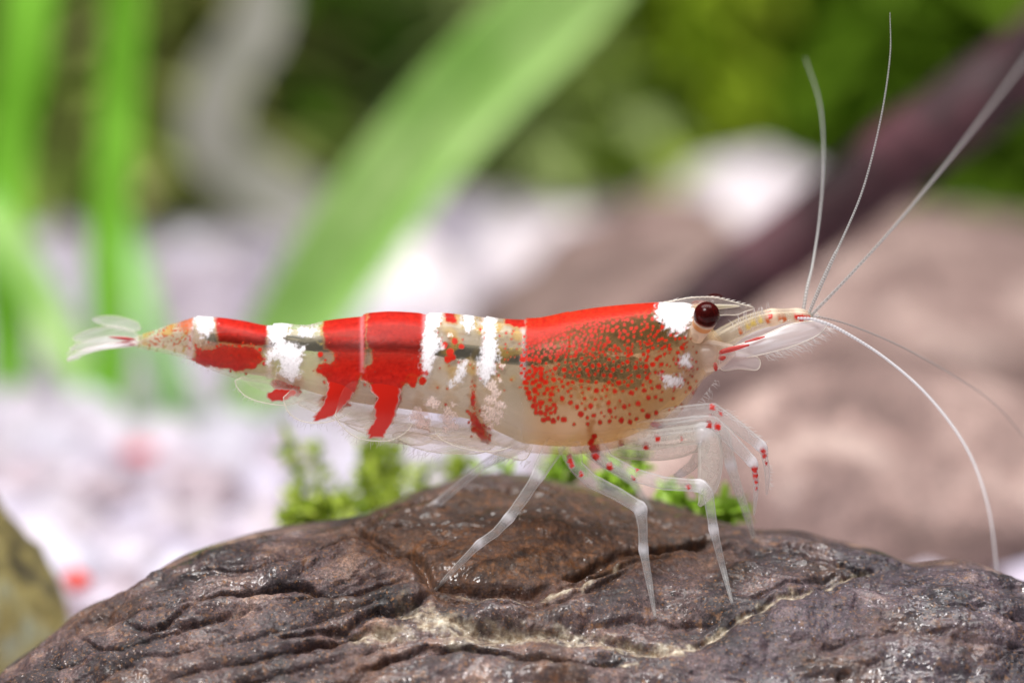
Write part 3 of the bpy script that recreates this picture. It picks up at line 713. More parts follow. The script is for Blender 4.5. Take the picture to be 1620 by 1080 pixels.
def mixin(C, m, col, al):
    """blend a pigment over another, weighting each colour by its own density"""
    col = np.broadcast_to(np.asarray(col, float), C.shape[:-1] + (3,)); al = np.broadcast_to(np.asarray(al, float), C.shape[:-1])
    w1 = C[..., 3] * (1 - m); w2 = al * m; w = w1 + w2
    rgb = (C[..., :3] * w1[..., None] + col * w2[..., None]) / (w[..., None] + 1e-9)
    return np.concatenate([rgb, w[..., None]], -1)

X, PYs, YO, YM = shell_grid(dors, vent, wid)
U, W = pattern_uv(X, PYs, YO, YM)
wx = U + 5.0 * noise3(U / 16, W / 16, 0, 1) + 2.6 * noise3(U / 5.5, W / 5.5, 0, 2)
wy = W + 5.0 * noise3(U / 16, W / 16, 7, 1) + 2.6 * noise3(U / 5.5, W / 5.5, 7, 2)
C = np.zeros(X.shape + (4,)); C[:] = (0.74, 0.70, 0.56, 0.045)
n1 = noise3(U / 40, W / 40, 3, 9)
C = mixin(C, smooth(820, 850, U) * 0.9, (0.80, 0.54, 0.22), 0.055 + 0 * U)                        # warm tint of the carapace
for xj in JOINTS[1:-1]:                                                                          # clear hinge bands
    C = mixin(C, 0.75 * np.exp(-((U - xj + 4) / 4.5) ** 2) * (W < 600), (0.80, 0.66, 0.66), 0.36 + 0 * U)
yp = smooth(-0.05, 0.35, noise3(U / 26, W / 22, 6, 58)) * (U > 686) * (U < 826) * smooth(625, 590, W) + smooth(0.0, 0.35, noise3(U / 20, W / 14, 6, 59)) * (U < 303) * (U > 225) * smooth(552, 540, W)
C = mixin(C, yp * 0.6, (0.62, 0.38, 0.07), 0.42 + 0 * U)
sides_ = smooth(590, 620, W) * smooth(835, 870, U) * smooth(1060, 1000, U)
C = mixin(C, 0.3 * sides_ * smooth(-.2, .4, noise3(U / 40, W / 40, 6, 60)), (0.80, 0.50, 0.16), 0.34 + 0 * U)
# olive freckles
fk = smooth(0.18, 0.34, noise3(U / 7, W / 7, 5, 14)) * smooth(0.0, 0.3, noise3(U / 45, W / 45, 2, 15) + 0.12) * (W < 560 + 20 * n1)
C = mixin(C, fk * 0.6 * ((U > 690) & (U < 832) | (U < 303) | (U > 440) & (U < 512)), (0.42, 0.30, 0.07), 0.7 + 0 * U)
fk2 = smooth(0.10, 0.20, noise3(U / 4.2, W / 4.2, 8, 16)) * (W < 548)
C = mixin(C, fk2 * 0.8 * ((U > 235) & (U < 303)), (0.40, 0.07, 0.02), 0.85 + 0 * U)
C = mixin(C, smooth(275, 300, U) * (U < 305) * smooth(528, 515, W) * 0.6, (0.55, 0.12, 0.03), 0.75 + 0 * U)
redvar = 0.5 + 0.5 * noise3(U / 6, W / 6, 1, 44)
redvar = redvar * 0.6 + 0.4 * (0.5 + 0.5 * noise3(U / 17, W / 13, 2, 46)) - 0.25 * smooth(0.3, 0.5, noise3(U / 3.2, W / 3.2, 5, 47))
red = np.stack([0.24 + 0.42 * redvar, 0.002 + 0.020 * redvar, 0.002 + 0.008 * redvar], -1)
for pl in REDS:
    d = sd_poly(wx, wy, pl) + 1.8 * noise3(U / 3.0, W / 3.0, 4, 48); m = smooth(2.0, -2.0, d)
    halo = smooth(5.5, 0.5, d) * 0.35
    C = mixin(C, halo * (1 - m), (0.70, 0.30, 0.08), 0.5 + 0 * U)
    hole = 1 - 0.35 * smooth(0.38, 0.55, noise3(U / 5, W / 5, 3, 45)) * (W > 560)
    C = mixin(C, m * hole, red, (0.58 + 0.34 * smooth(558, 600, W) + 0.10 * redvar) * (1 - 0.62 * np.exp(-((W - np.interp(U, [322, 400, 470, 560, 640, 720], [538, 541, 546, 548, 549, 556]) + 3 * noise3(U / 9, W / 9, 3, 49)) / 9) ** 2)))
# pinkish-red hinge membrane crossing the red bands
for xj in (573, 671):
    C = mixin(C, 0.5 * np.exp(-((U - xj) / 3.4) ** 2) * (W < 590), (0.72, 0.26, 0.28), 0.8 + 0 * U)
upc = smooth(890, 950, U) * smooth(75, 35, W - dors(np.clip(U, 832, 1090))) * smooth(832, 846, U) * smooth(1110, 1070, U)
C = mixin(C, upc * (0.40 + 0.5 * noise3(U / 20, W / 14, 8, 57)).clip(0, 1), (0.24, 0.12, 0.03), 0.42 + 0 * U)
# dorsal red of the carapace, breaking into dots
dz = W - dors(np.clip(U, 832, 1070))
lim = 20 + 18 * smooth(930, 840, U) - 11 * smooth(980, 1060, U)
dm = smooth(lim + 9, lim - 7, dz + 9 * noise3(U / 7, W / 5, 0, 50)) * smooth(830, 836, U) * smooth(1064, 1054, U + 3 * noise3(U / 5, W / 5, 1, 3))
C = mixin(C, dm * 0.95, red * np.array([1.08, 1.4, 1]), 0.86 + 0 * U)
fuzz = smooth(70, 20, dz) * smooth(836, 850, U) * smooth(1065, 1010, U) * smooth(-0.25, 0.35, noise3(U / 9, W / 7, 4, 52)) * 0.55 * smooth(1000, 900, U)
C = mixin(C, fuzz * (1 - dm), (0.34, 0.07, 0.015), 0.75 + 0 * U)
ov = smooth(85, 30, dz) * smooth(900, 960, U) * smooth(1095, 1060, U) * smooth(-0.2, 0.3, noise3(U / 22, W / 14, 6, 53)) * 0.22
C = mixin(C, ov * (1 - dm), (0.22, 0.11, 0.03), 0.6 + 0 * U)
dots = [(a, b, c, 0.97) for a, b, c in carapace_dots()] + [(a, b, c, 0.95) for a, b, c in RED_DOTS]
rr = np.random.default_rng(3)
for pl in REDS[1:6]:
    q = np.array(pl, float); q = np.vstack([q, q[:1]])
    for k in range(40):
        i = rr.integers(len(q) - 1); p_ = q[i] + (q[i + 1] - q[i]) * rr.random() + rr.normal(size=2) * 4.5
        dots.append((p_[0], p_[1], rr.uniform(0.9, 2.4), .8))
for k in range(60): dots.append((rr.uniform(690, 828), rr.uniform(510, 620), rr.uniform(0.9, 1.8), .7))
for k in range(40): dots.append((rr.uniform(1040, 1100), rr.uniform(525, 650), rr.uniform(0.9, 2.0), .7))
Uf, Wf = wx * 0.45 + U * 0.55, wy * 0.45 + W * 0.55
xi = XS
for (cx, cy, rad, op) in dots:
    i0, i1 = np.searchsorted(xi, cx - 14), np.searchsorted(xi, cx + 14)
    if i1 <= i0: continue
    sl = slice(i0, i1); dd = np.hypot(Uf[sl] - cx, Wf[sl] - cy) - rad
    C[sl] = mixin(C[sl], smooth(3.2, 0.3, dd) * (0.30 if cy > 600 else 0.16), (0.50, 0.15, 0.02) if cy > 600 else (0.28, 0.06, 0.01), 0.55 + 0 * dd)
for (cx, cy, rad, op) in dots:
    i0, i1 = np.searchsorted(xi, cx - 14), np.searchsorted(xi, cx + 14)
    if i1 <= i0: continue
    sl = slice(i0, i1); dd = np.hypot(Uf[sl] - cx, Wf[sl] - cy) - rad
    C[sl] = mixin(C[sl], smooth(0.9, -0.9, dd) * op, red[sl] * np.array([1.05, 1.3, 1.0]), 0.95 + 0 * dd)
wfr = noise3(U / 7.5, W / 7.5, 0, 90); wf2 = noise3(U / 4.2, W / 4.2, 0, 91); wf3 = noise3(U / 2.2, W / 2.2, 0, 92)
for i, pl in enumerate(WHITES):
    d = sd_poly(U, W, pl) + 9 * wfr + 9 * wf2 + 5 * wf3 + (1.0 if i == 7 else 2.2)
    if i == 7: d = d * 0.6 - 2.5
    gr = np.clip(0.60 + 1.15 * wf3 + 0.5 * wf2 + 0.05 * (-d), 0.12, 1) if i != 7 else 1.0
    wc = np.clip(0.80 + 0.16 * wf2 - 0.18 * smooth(0.1, 0.5, wf3) + 0.03 * (i == 7), 0, .93)
    C = mixin(C, smooth(2.6, -2.2, d) * gr, np.stack([wc, wc * .98, wc * 1.02], -1), 0.94 + 0 * U)
    C = mixin(C, smooth(5, 1.5, d) * 0.16, (0.85, 0.80, 0.82), 0.7 + 0 * U)
for (cx, cy, rad) in WHITE_DOTS:
    i0, i1 = np.searchsorted(xi, cx - 20), np.searchsorted(xi, cx + 20); sl = slice(i0, i1)
    d = np.hypot(U[sl] - cx, W[sl] - cy) - rad + 6 * wf2[sl] + 3 * wfr[sl]
    C[sl] = mixin(C[sl], smooth(2.2, -2.2, d) * np.clip(0.55 + 0.8 * wf3[sl], .2, .9), (0.92, 0.76, 0.70), 0.9 + 0 * d)
PTS = shrimp_pts(X, PYs, YO, YM)
body = part(mesh_obj('body', PTS.reshape(-1, 3), grid_faces(len(XS), NT_, True), M_SHELL, None, C.reshape(-1, 4)))
body['label'] = 'clear shell of head and tail with red bands, red dots and white patches'

# milky muscle inside the shell, with gut and stomach
NT_keep = TH
TH = np.linspace(0, 2 * math.pi, 180, endpoint=False); XS_full = XS; XS = np.arange(200.0, 1148, 4.0)
Xc, Pc, Yc_, Ymc = shell_grid(dors, musc, wid, 7.0)
Uc, Wc = pattern_uv(Xc, Pc, Yc_, Ymc)
K = np.zeros(Xc.shape + (4,)); K[:] = (0.70, 0.61, 0.43, 0.43)
K[..., :3] *= (1 + 0.10 * noise3(Uc / 45, Wc / 45, 0, 5))[..., None]
K = mixin(K, smooth(800, 900, Uc), (0.84, 0.60, 0.29), 0.44 + 0 * Uc)
K = mixin(K, smooth(1060, 1110, Uc) * 0.9, (0.72, 0.60, 0.50), 0.45 + 0 * Uc)
K = mixin(K, smooth(310, 240, Uc), (0.70, 0.62, 0.50), 0.45 + 0 * Uc)
gl = np.interp(Uc, [322, 400, 470, 560, 640, 720, 790, 850, 900], [540, 542, 547, 549, 550, 557, 564, 566, 560])
K[..., 3] *= 1 - 0.93 * np.exp(-((Wc - gl) / 12) ** 4) * smooth(320, 350, Uc) * smooth(905, 860, Uc)
K[..., 3] *= 1 - 0.93 * np.exp(-((Wc - 524) / 24) ** 2 - ((Uc - 1015) / 62) ** 4)
K[..., 3] *= 1 - 0.75 * np.exp(-((Wc - 588) / 24) ** 2 - ((Uc - 950) / 75) ** 2)
core = part(mesh_obj('muscle', shrimp_pts(Xc, Pc, Yc_, Ymc).reshape(-1, 3), grid_faces(len(XS), 180, True), M_CORE, None, K.reshape(-1, 4)))
XS = XS_full; TH = NT_keep
def soft_tissue(name, color, density):
    k = NT(name); v = k.n('VolumeAbsorption'); v.inputs['Color'].default_value = (*color, 1); v.inputs['Density'].default_value = density
    k.l(v.outputs[0], k.out.inputs['Volume']); return k.m
M_GUT = soft_tissue('dark_gut', (0.06, 0.05, 0.10), 16000)
M_STOM = soft_tissue('dark_stomach', (0.05, 0.04, 0.08), 9000)
M_ORGAN = soft_tissue('olive_organ', (0.30, 0.16, 0.05), 1900)
g = MB(); gp = spline([(322, 536, 62, 3), (345, 536, 56, 7), (400, 538, 38, 9), (470, 543, 20, 11), (560, 545, 0, 11), (640, 546, -5, 10), (720, 553, -10, 11), (790, 560, -14, 12), (850, 562, -10, 12), (900, 556, -5, 10)], 70)
g.tube(side(gp[:, 0], gp[:, 1] - 5 + ymid(gp[:, 0]) * SP, gp[:, 2] - 0.42 * wid(gp[:, 0])), gp[:, 3] * 1.1 * S * (1 + 0.35 * noise3(np.arange(70) / 3.5, 0, 0, 4)), 12)
part(g.build('gut', M_GUT))
def organ(name, cx, cy, rx, rz, ry, mat, seed, yo=-20):
    V = ICO2[0] * (1 + 0.6 * fbm(ICO2[0][:, 0] * 1.5 + seed, ICO2[0][:, 1] * 1.5, ICO2[0][:, 2] * 1.5, 3, seed))[:, None]
    return part(mesh_obj(name, side(cx + V[:, 0] * rx, cy + V[:, 2] * rz, yo + V[:, 1] * ry), ICO2[1], mat))
organ('stomach', 985, 528, 34, 14, 22, M_STOM, 2, -44)
organ('stomach', 1030, 511, 36, 12, 20, M_STOM, 12, -36)
organ('stomach', 1066, 520, 20, 10, 18, M_STOM, 8, -24)
organ('liver', 935, 578, 56, 24, 30, M_ORGAN, 3, -18)
organ('liver', 985, 584, 44, 26, 28, M_ORGAN, 11, -24)
organ('liver', 985, 528, 84, 30, 30, M_ORGAN, 5, -22)

# thin plates: side flaps, swimming legs, tail fan, antenna scale
CLEAR = (0.82, 0.82, 0.74)
def plate(name, outline, y0, mat=None, col=CLEAR, alpha=0.22, rim=0.75, bulge=10, thick=2.0, closed_spline=True, paint=None, rimw=0.8, parent_part=True, yslope=0.0, streak=0.0, rings=16, rimcol=None, hang=False):
    """domed translucent plate; outline in profile pixels, y0 sideways px; bright rim bead"""
    O = np.array(outline, float); n = 72
    if closed_spline:
        O2 = spline(np.vstack([O, O[:1]]), n + 1)[:-1]
    else: O2 = spline(np.vstack([O, O[:1]]), n + 1)[:-1]
    c = O2.mean(0); V, Cc = [], []
    xm, xM = O2[:, 0].min(), O2[:, 0].max()
    sgn = -1 if y0 <= 0 else 1
    for k in range(rings):
        t = 1 - k / rings
        q = c + (O2 - c) * t
        V.append(np.c_[q, y0 + sgn * bulge * (1 - t * t) + yslope * (q[:, 0] - c[0])])
        al = alpha + streak * np.clip(noise3((q[:, 1] + 0.25 * q[:, 0]) / 6, q[:, 0] / 70, 2, 8), 0, 1)
        Cc.append(np.c_[np.tile(col, (n, 1)), al])
    V.append(np.array([[c[0], c[1], y0 + sgn * bulge]])); Cc.append(np.array([[*col, alpha]]))
    V = np.concatenate(V); Cc = np.concatenate(Cc)
    F = [(k*n + j, k*n + (j+1) % n, (k+1)*n + (j+1) % n, (k+1)*n + j) for k in range(rings - 1) for j in range(n)]
    F += [((rings-1)*n + j, (rings-1)*n + (j+1) % n, rings*n) for j in range(n)]
    if hang:
        below = smooth(-16, 3, V[:, 1] - vent(V[:, 0])); Cc[:, 3] *= 0.12 + 0.88 * below
    if paint is not None: Cc = paint(V, Cc)
    mb = MB(); ym = ymid(V[:, 0]); P = side(V[:, 0], V[:, 1] + (ym - abs(y0)) * SP, V[:, 2] + ym)
    mb.add(P, F, Cc)
    E = np.vstack([O2, O2[:2]]); ez = np.c_[E, y0 + yslope * (E[:, 0] - c[0]) + 0 * E[:, 0]]
    rc_ = np.tile([*(rimcol or (0.9, 0.86, 0.78)), rim], (len(ez), 1)); rr_ = np.full(len(ez), rimw * S)
    if hang:
        f_ = smooth(-10, 4, ez[:, 1] - vent(ez[:, 0])); rc_[:, 3] *= f_; rr_ *= 0.3 + 0.7 * f_
    if rim > 0: mb.tube(side(ez[:, 0], ez[:, 1] + (ymid(ez[:, 0]) - abs(y0)) * SP, ez[:, 2] + ymid(ez[:, 0])), rr_, 6, rc_)
    o = mb.build(name, mat or M_LIMB)
    return part(o) if parent_part else o

def red_paint(poly):
    def f(V, Cc):
        u, w = V[:, 0] + 3 * noise3(V[:, 0] / 7, V[:, 1] / 7, 0, 3), V[:, 1] + 3 * noise3(V[:, 0] / 7, V[:, 1] / 7, 9, 3)
        m = smooth(1.5, -1.5, sd_poly(u, w, poly)); return Cc * (1 - m[:, None]) + np.array([0.62, 0.018, 0.008, 0.95]) * m[:, None]
    return f
for sg in (-1, 1):
    plate('side_plate', [(372, 602), (376, 614), (392, 628), (420, 637), (455, 640), (480, 630), (492, 606), (478, 590), (430, 590), (395, 592)], sg * 62, paint=red_paint([(p[0], p[1]) for p in REDS[2]]), bulge=7, hang=True, rim=0.5 if sg < 0 else 0.12)
    plate('side_plate', [(450, 628), (453, 642), (462, 656), (482, 666), (510, 668), (540, 660), (570, 640), (580, 600), (540, 590), (480, 604)], sg * 72, bulge=7, paint=red_paint([(p[0], p[1]) for p in REDS[3]]), rings=26, hang=True, rim=0.5 if sg < 0 else 0.12)
    plate('side_plate', [(532, 655), (542, 672), (565, 690), (595, 696), (622, 694), (650, 675), (668, 630), (660, 595), (600, 590), (550, 610)], sg * 80, bulge=8, paint=red_paint([(p[0], p[1]) for p in REDS[4]]), rings=26, hang=True, rim=0.5 if sg < 0 else 0.12)
    plate('side_plate', [(700, 640), (690, 680), (712, 700), (760, 712), (800, 708), (822, 690), (826, 640), (800, 610), (740, 612)], sg * 86, bulge=6, alpha=0.14, hang=True, rim=0.5 if sg < 0 else 0.12)
for sg, dz in ((-1, 0), (1, -6)):
    plate('swimming_leg', [(790, 700), (760, 716), (700, 716), (660, 708), (622, 690), (640, 682), (700, 690), (760, 690)], sg * 42, bulge=5, alpha=0.28, streak=0.4, col=(0.84, 0.76, 0.66), hang=True, rim=0.5 if sg < 0 else 0.12)
    plate('swimming_leg', [(700, 680), (672, 702), (630, 700), (590, 690), (545, 668), (580, 664), (640, 668)], sg * 40, bulge=5, alpha=0.25, streak=0.4, col=(0.84, 0.76, 0.66), hang=True, rim=0.5 if sg < 0 else 0.12)
    plate('swimming_leg', [(620, 660), (590, 676), (545, 668), (500, 652), (470, 636), (510, 634), (570, 642)], sg * 38, bulge=5, alpha=0.25, streak=0.4, hang=True, rim=0.5 if sg < 0 else 0.12)
    plate('swimming_leg', [(845, 700), (830, 726), (800, 722), (740, 706), (680, 690), (720, 684), (800, 690)], sg * 48, bulge=5, alpha=0.25, streak=0.4, col=(0.86, 0.74, 0.62), hang=True, rim=0.5 if sg < 0 else 0.12)

# tail fan
WH = (0.90, 0.88, 0.90)
plate('tail_blade', [(212, 541), (190, 533), (160, 531), (125, 538), (90, 552), (112, 555), (150, 552), (195, 548)], -10, col=WH, alpha=0.42, streak=1.5, bulge=3, rim=0.22)
plate('tail_blade', [(210, 546), (180, 548), (140, 555), (104, 565), (89, 571), (92, 564), (115, 553), (160, 544), (195, 541)], -26, col=WH, alpha=0.50, streak=1.6, bulge=3, rim=0.22)
plate('tail_blade', [(210, 530), (204, 519), (180, 511), (152, 508), (128, 513), (140, 521), (165, 527), (195, 533)], 34, col=WH, alpha=0.46, streak=0.3, bulge=2, rim=0.22)
plate('tail_blade', [(212, 538), (195, 526), (165, 519), (128, 524), (94, 538), (108, 545), (140, 546), (190, 545)], 14, col=WH, alpha=0.38, streak=0.7, bulge=3, rim=0.22)
plate('tail_blade', [(214, 548), (180, 556), (140, 562), (110, 566), (120, 556), (170, 548)], 30, col=WH, alpha=0.42, streak=0.6, bulge=2, rim=0.22)
mb = MB()
for x0, y0_, x1, y1_ in ((205, 537, 160, 533), (200, 541, 170, 543), (208, 545, 178, 545)):
    mb.tube(side(np.linspace(x0, x1, 8), np.linspace(y0_, y1_, 8) + (ymid(np.linspace(x0, x1, 8)) - 24) * SP, ymid(np.linspace(x0, x1, 8)) - 24), np.array([1, 2.2, 2.6, 2.6, 2.2, 1.8, 1.2, .5]) * S, 8, (0.50, 0.05, 0.06, 0.75))
part(mb.build('tail_streak', M_LIMB))

# eyes on short stalks
def lathe_sphere(c, r, mat, name, C=None):
    V = ICO3[0] * r * S + side(*c); return mesh_obj(name, V, ICO3[1], mat, None, None if C is None else np.tile(C, (len(V), 1)))
k = NT('eye_surface'); p = k.n('BsdfPrincipled', s_Roughness=0.2)
lw = k.n('Fresnel', s_IOR=1.35)
k.l(k.mix(k.noise(9000, 3, vec=k.coords()), (0.022, 0.002, 0.002, 1), (0.060, 0.005, 0.004, 1)), p.inputs['Base Color'])
p.inputs['Specular IOR Level'].default_value = 0.2
tp = k.n('BsdfTransparent', i_0=(0.55, 0.12, 0.08, 1)); mx = k.n('MixShader', i_0=0.6); k.l(tp.outputs[0], mx.inputs[1]); k.l(p.outputs[0], mx.inputs[2]); k.l(mx.outputs[0], k.out.inputs[0])
M_EYE = k.m; M_BLACK = simple('black_pupil', (0.004, 0.003, 0.003), 0.4, 0.3)
for sg, ex, ey in ((-1, 1115, 489), (1, 1133, 493)):
    e = lathe_sphere((ex, ey, sg * 66), 20.5, M_EYE, 'eye'); part(e)
    q = lathe_sphere((ex + 1, ey + 1, sg * 66), 11.5, M_BLACK, 'pupil'); q.parent = e; q.matrix_parent_inverse = e.matrix_world.inverted(); q.location = e.location * 0
    mb = MB(); sp_ = spline([(1098, 528, sg * 36, 14), (1106, 512, sg * 48, 15.5), (1112, 499, sg * 60, 18.5), (1114, 491, sg * 65, 19)], 18)
    cc = np.tile([0.85, 0.70, 0.55, 0.62], (18, 1)); cc[10:14] = [0.80, 0.38, 0.15, 0.7]; cc[15:] = [0.2, 0.03, 0.02, .9]
    mb.tube(side(sp_[:, 0], sp_[:, 1], sp_[:, 2]), sp_[:, 3] * S, 20, cc); part(mb.build('eye_stalk', M_LIMB))

# rostrum with teeth
plate('rostrum', [(1030, 484), (1060, 477), (1090, 471), (1125, 470), (1150, 475), (1172, 481), (1193, 487), (1178, 493), (1165, 498), (1150, 498), (1132, 499), (1095, 500), (1060, 492)], -1, bulge=3, alpha=0.32, col=(0.70, 0.62, 0.58), rim=0.5)
plate('rostrum_keel', [(1095, 484), (1130, 482), (1170, 484), (1130, 489), (1100, 491)], -5, bulge=2, alpha=0.45, col=(0.80, 0.74, 0.55), rim=0.4)
mb = MB()
for i in range(17):
    x = 1048 + i * 8.2; yb = float(np.interp(x, [1030, 1060, 1090, 1125, 1150, 1193], [482, 476, 471, 470, 475, 487]))
    mb.tube(side(np.array([x, x + 4, x + 9]), np.array([yb + 1, yb - 1.2, yb - 1.5]), np.zeros(3)), np.array([1.1, .7, .2]) * S, 6, (0.88, 0.84, 0.80, 0.55))
part(mb.build('rostrum_teeth', M_LIMB))

# antennule stalk, antenna scale, flagella
def limb(name, rows, cols_=None, joints=(), n=80, sides=24, base=(0.70, 0.70, 0.70, 0.17), spots=(), jcol=(0.88, 0.88, 0.92, 0.46), world=False, smooth_path=True):
    """tapered jointed limb. rows: px, py, sideways px, radius px"""
    A = np.array(rows, float)
    if smooth_path: R = spline(A, n)
    else:
        L = np.r_[0, np.cumsum(np.linalg.norm(np.diff(A[:, :3], axis=0), axis=1))]; s = np.linspace(0, L[-1], n); R = np.stack([np.interp(s, L, A[:, j]) for j in range(4)], -1)
        for _ in range(1): R[1:-1, :3] = (R[:-2, :3] + 2 * R[1:-1, :3] + R[2:, :3]) / 4
    cc = np.tile(base, (n, 1)).astype(float); rad = R[:, 3].copy()
    for (jx, jy) in joints:
        d = np.hypot(R[:, 0] - jx, R[:, 1] - jy); g_ = np.exp(-(d / 9) ** 2); rad *= 1 + 0.16 * g_
        cc = cc * (1 - g_[:, None]) + np.array(jcol) * g_[:, None]
    cc[:, 3] *= smooth(0, 0.16, np.linspace(0, 1, n)) * 0.9 + 0.1
    if name == 'walking_leg': rad = rad * 0.88
    P = side(R[:, 0], R[:, 1], R[:, 2]); mb = MB()
    # dapple: blotches around the limb too
    mb.tube(P, rad * S, sides, cc)
    Cv = mb.C[0].copy(); V = mb.V[0]; q = V / S
    vx, vy = 810 + V[:, 0] / S, 540 - V[:, 2] / S * CP
    for (sx, sy, sr, *co) in spots:
        d = np.hypot(vx - sx, vy - sy); g_ = smooth(sr, sr * .6, d + 3.5 * noise3(vx / 3, vy / 3, 0, 2))
        Cv = Cv * (1 - g_[:, None]) + np.array(co[0] if co else (0.60, 0.02, 0.012, 0.9)) * g_[:, None]
    Cv[:, 3] = np.clip(Cv[:, 3] * (1 + 0.5 * noise3(q[:, 0] / 9, q[:, 1] / 9, q[:, 2] / 9, 7)), 0, 1); mb.C = [Cv]
    return part(mb.build(name, M_LIMB))
RD = (0.62, 0.03, 0.02, 0.85); OR = (0.60, 0.14, 0.03, 0.8); YL = (0.72, 0.55, 0.14, 0.55)
for sg in (-1, 1):
    limb('antenna_stalk', [(1128, 548, sg * 18, 18), (1150, 532, sg * 21, 15), (1180, 514, sg * 21, 12), (1210, 504, sg * 19, 11), (1245, 499, sg * 17, 9), (1272, 499, sg * 15, 7.5), (1284, 501, sg * 14, 5)],
         base=(0.68, 0.60, 0.46, 0.22), joints=((1222, 500), (1262, 499)), jcol=(0.85, 0.70, 0.55, 0.6), n=110,
         spots=((1190, 508, 6, YL), (1182, 514, 5, YL), (1202, 504, 5, YL), (1213, 504, 5, OR), (1217, 497, 5, RD), (1232, 500, 4, OR), (1240, 502, 4, OR), (1259, 498, 5, RD), (1267, 500, 7, RD), (1276, 500, 5, RD), (1170, 522, 4, OR)))
plate('antenna_scale', [(1136, 560), (1160, 548), (1200, 533), (1245, 514), (1285, 508), (1303, 511), (1304, 518), (1288, 532), (1250, 548), (1205, 560), (1170, 566)], -34, col=(0.88, 0.87, 0.90), alpha=0.42, streak=0.9, bulge=6, rim=0.85)
plate('antenna_scale', [(1140, 556), (1180, 540), (1230, 520), (1280, 505), (1298, 507), (1280, 520), (1230, 540), (1180, 552)], 34, col=(0.88, 0.87, 0.90), alpha=0.30, streak=0.5, bulge=6, rim=0.5)
plate('antenna_base', [(1136, 556), (1160, 556), (1190, 562), (1200, 568), (1201, 578), (1194, 585), (1168, 583), (1140, 584)], -30, col=(0.84, 0.76, 0.76), alpha=0.48, bulge=8, rim=0.7)
limb('antenna_base', [(1112, 560, -30, 26), (1130, 556, -34, 24), (1145, 552, -36, 17), (1160, 547, -36, 8)], base=(0.80, 0.68, 0.60, 0.24), joints=())
mb = MB()
for rows in ([(1136, 553, -52, 2), (1140, 549, -52, 3.6), (1160, 544, -50, 3.8), (1183, 539, -46, 1.5)], [(1135, 557, -52, 3), (1140, 559, -52, 4), (1146, 557, -52, 2)], [(1129, 566, -50, 2), (1130, 573, -50, 3.4), (1131, 579, -48, 2)], [(1176, 535, -44, 1), (1195, 530, -42, 2.2), (1208, 527, -40, 1)]):
    r4 = spline(rows, 14); mb.tube(side(r4[:, 0], r4[:, 1], r4[:, 2]), r4[:, 3] * S, 8, (0.62, 0.06, 0.05, 0.5))
part(mb.build('red_streak', M_LIMB))

def flagellum(rows, n=240, base=(0.56, 0.56, 0.55, 0.62), ringf=0.08, sides=8):
    """annulated feeler: rows px, py, depth mm, radius px (radius held in the shrimp's scale)"""
    A = np.array([[*at(r[0], r[1], r[2]), r[3] * 0.64 * S] for r in rows]); R = spline(A, n * 2)
    k_ = np.arange(n * 2); rad = R[:, 3] * (1 + ringf * np.where((k_ // 2) % 2 == 0, 1, -1))
    cc = np.tile(base, (n * 2, 1)); cc[:, 3] *= np.where((k_ // 2) % 2 == 0, 0.8, 0.5)
    mb = MB(); mb.tube(R[:, :3], rad, sides, cc); return part(mb.build('feeler', M_LIMB))
flagellum([(1270, 497, 0.4, 4.5), (1277, 455, 0.9, 4.2), (1286, 415, 2, 3.2), (1297, 340, 4, 2.3), (1303, 250, 6.5, 2.0), (1297, 165, 9.5, 1.7), (1274, 92, 12.5, 1.0)])
flagellum([(1279, 497, -0.3, 4.0), (1300, 448, -0.3, 5.2), (1321, 402, -0.2, 4.2), (1328, 388, -0.1, 2.9), (1365, 300, 0.4, 2.5), (1393, 190, 0.8, 2.1), (1408, 90, 1.0, 1.7), (1408, 20, 1.2, 0.9)])
flagellum([(1284, 498, -0.3, 4.2), (1345, 435, -1.5, 3.6), (1420, 352, -4, 3.4), (1500, 255, -8, 3.2), (1570, 165, -13, 3.0), (1660, 45, -19, 2.8)])
flagellum([(1262, 503, -0.7, 3.0), (1290, 506, -0.9, 4.0), (1330, 522, -1.2, 3.9), (1400, 566, -2.2, 3.5), (1470, 628, -4, 3.3), (1530, 710, -6, 3.0), (1563, 800, -8, 2.4), (1578, 905, -10, 1.4)], base=(0.70, 0.70, 0.73, 0.75))
flagellum([(1268, 499, 0.3, 2.6), (1300, 502, 0.4, 2.4), (1350, 516, 0.8, 2.1), (1430, 550, 2.0, 1.9), (1515, 598, 3.5, 1.7), (1580, 645, 4.5, 1.5), (1660, 740, 6, 1.1)], base=(0.48, 0.46, 0.45, 0.6))

# walking legs: foot placed on the rock surface
def side_of(P): return (P[1] / S)
def foot_row(px, py, r):
    P = on_rock(px, py) + np.array([0, -2.0e-5, 0.5e-5])
    return (810 + P[0] / S, 540 - P[2] / S * CP, P[1] / S, r)
def lp(px, py, ypx, r):
    """a point that shows at (px, py) lying ypx to the side"""
    P = at(px, py, ypx * S * 1e3); return (810 + P[0] / S, 540 - P[2] / S * CP, ypx, r)
def lpr(px, py, ypx, r):
    return lp(px, py, min(ypx, on_rock(px, py)[1] / S - 14), r)
def J(*a): q = lp(a[0], a[1], a[2], 1); return (q[0], q[1])
SPT = lambda x, y, z, r, c=RD: (*J(x, y, z), r, c)
limb('walking_leg', [lp(880, 700, -50, 20), lp(858, 738, -62, 15), lp(850, 754, -66, 10.5), lp(830, 785, -72, 10.5), lp(806, 818, -80, 9), lpr(784, 842, -82, 8.2), lpr(758, 860, -82, 7), lpr(720, 898, -80, 5.2), foot_row(688, 932, 2.6)],
     joints=(J(851, 752, -65), J(805, 820, -80), J(758, 860, -82)), smooth_path=False, n=120)
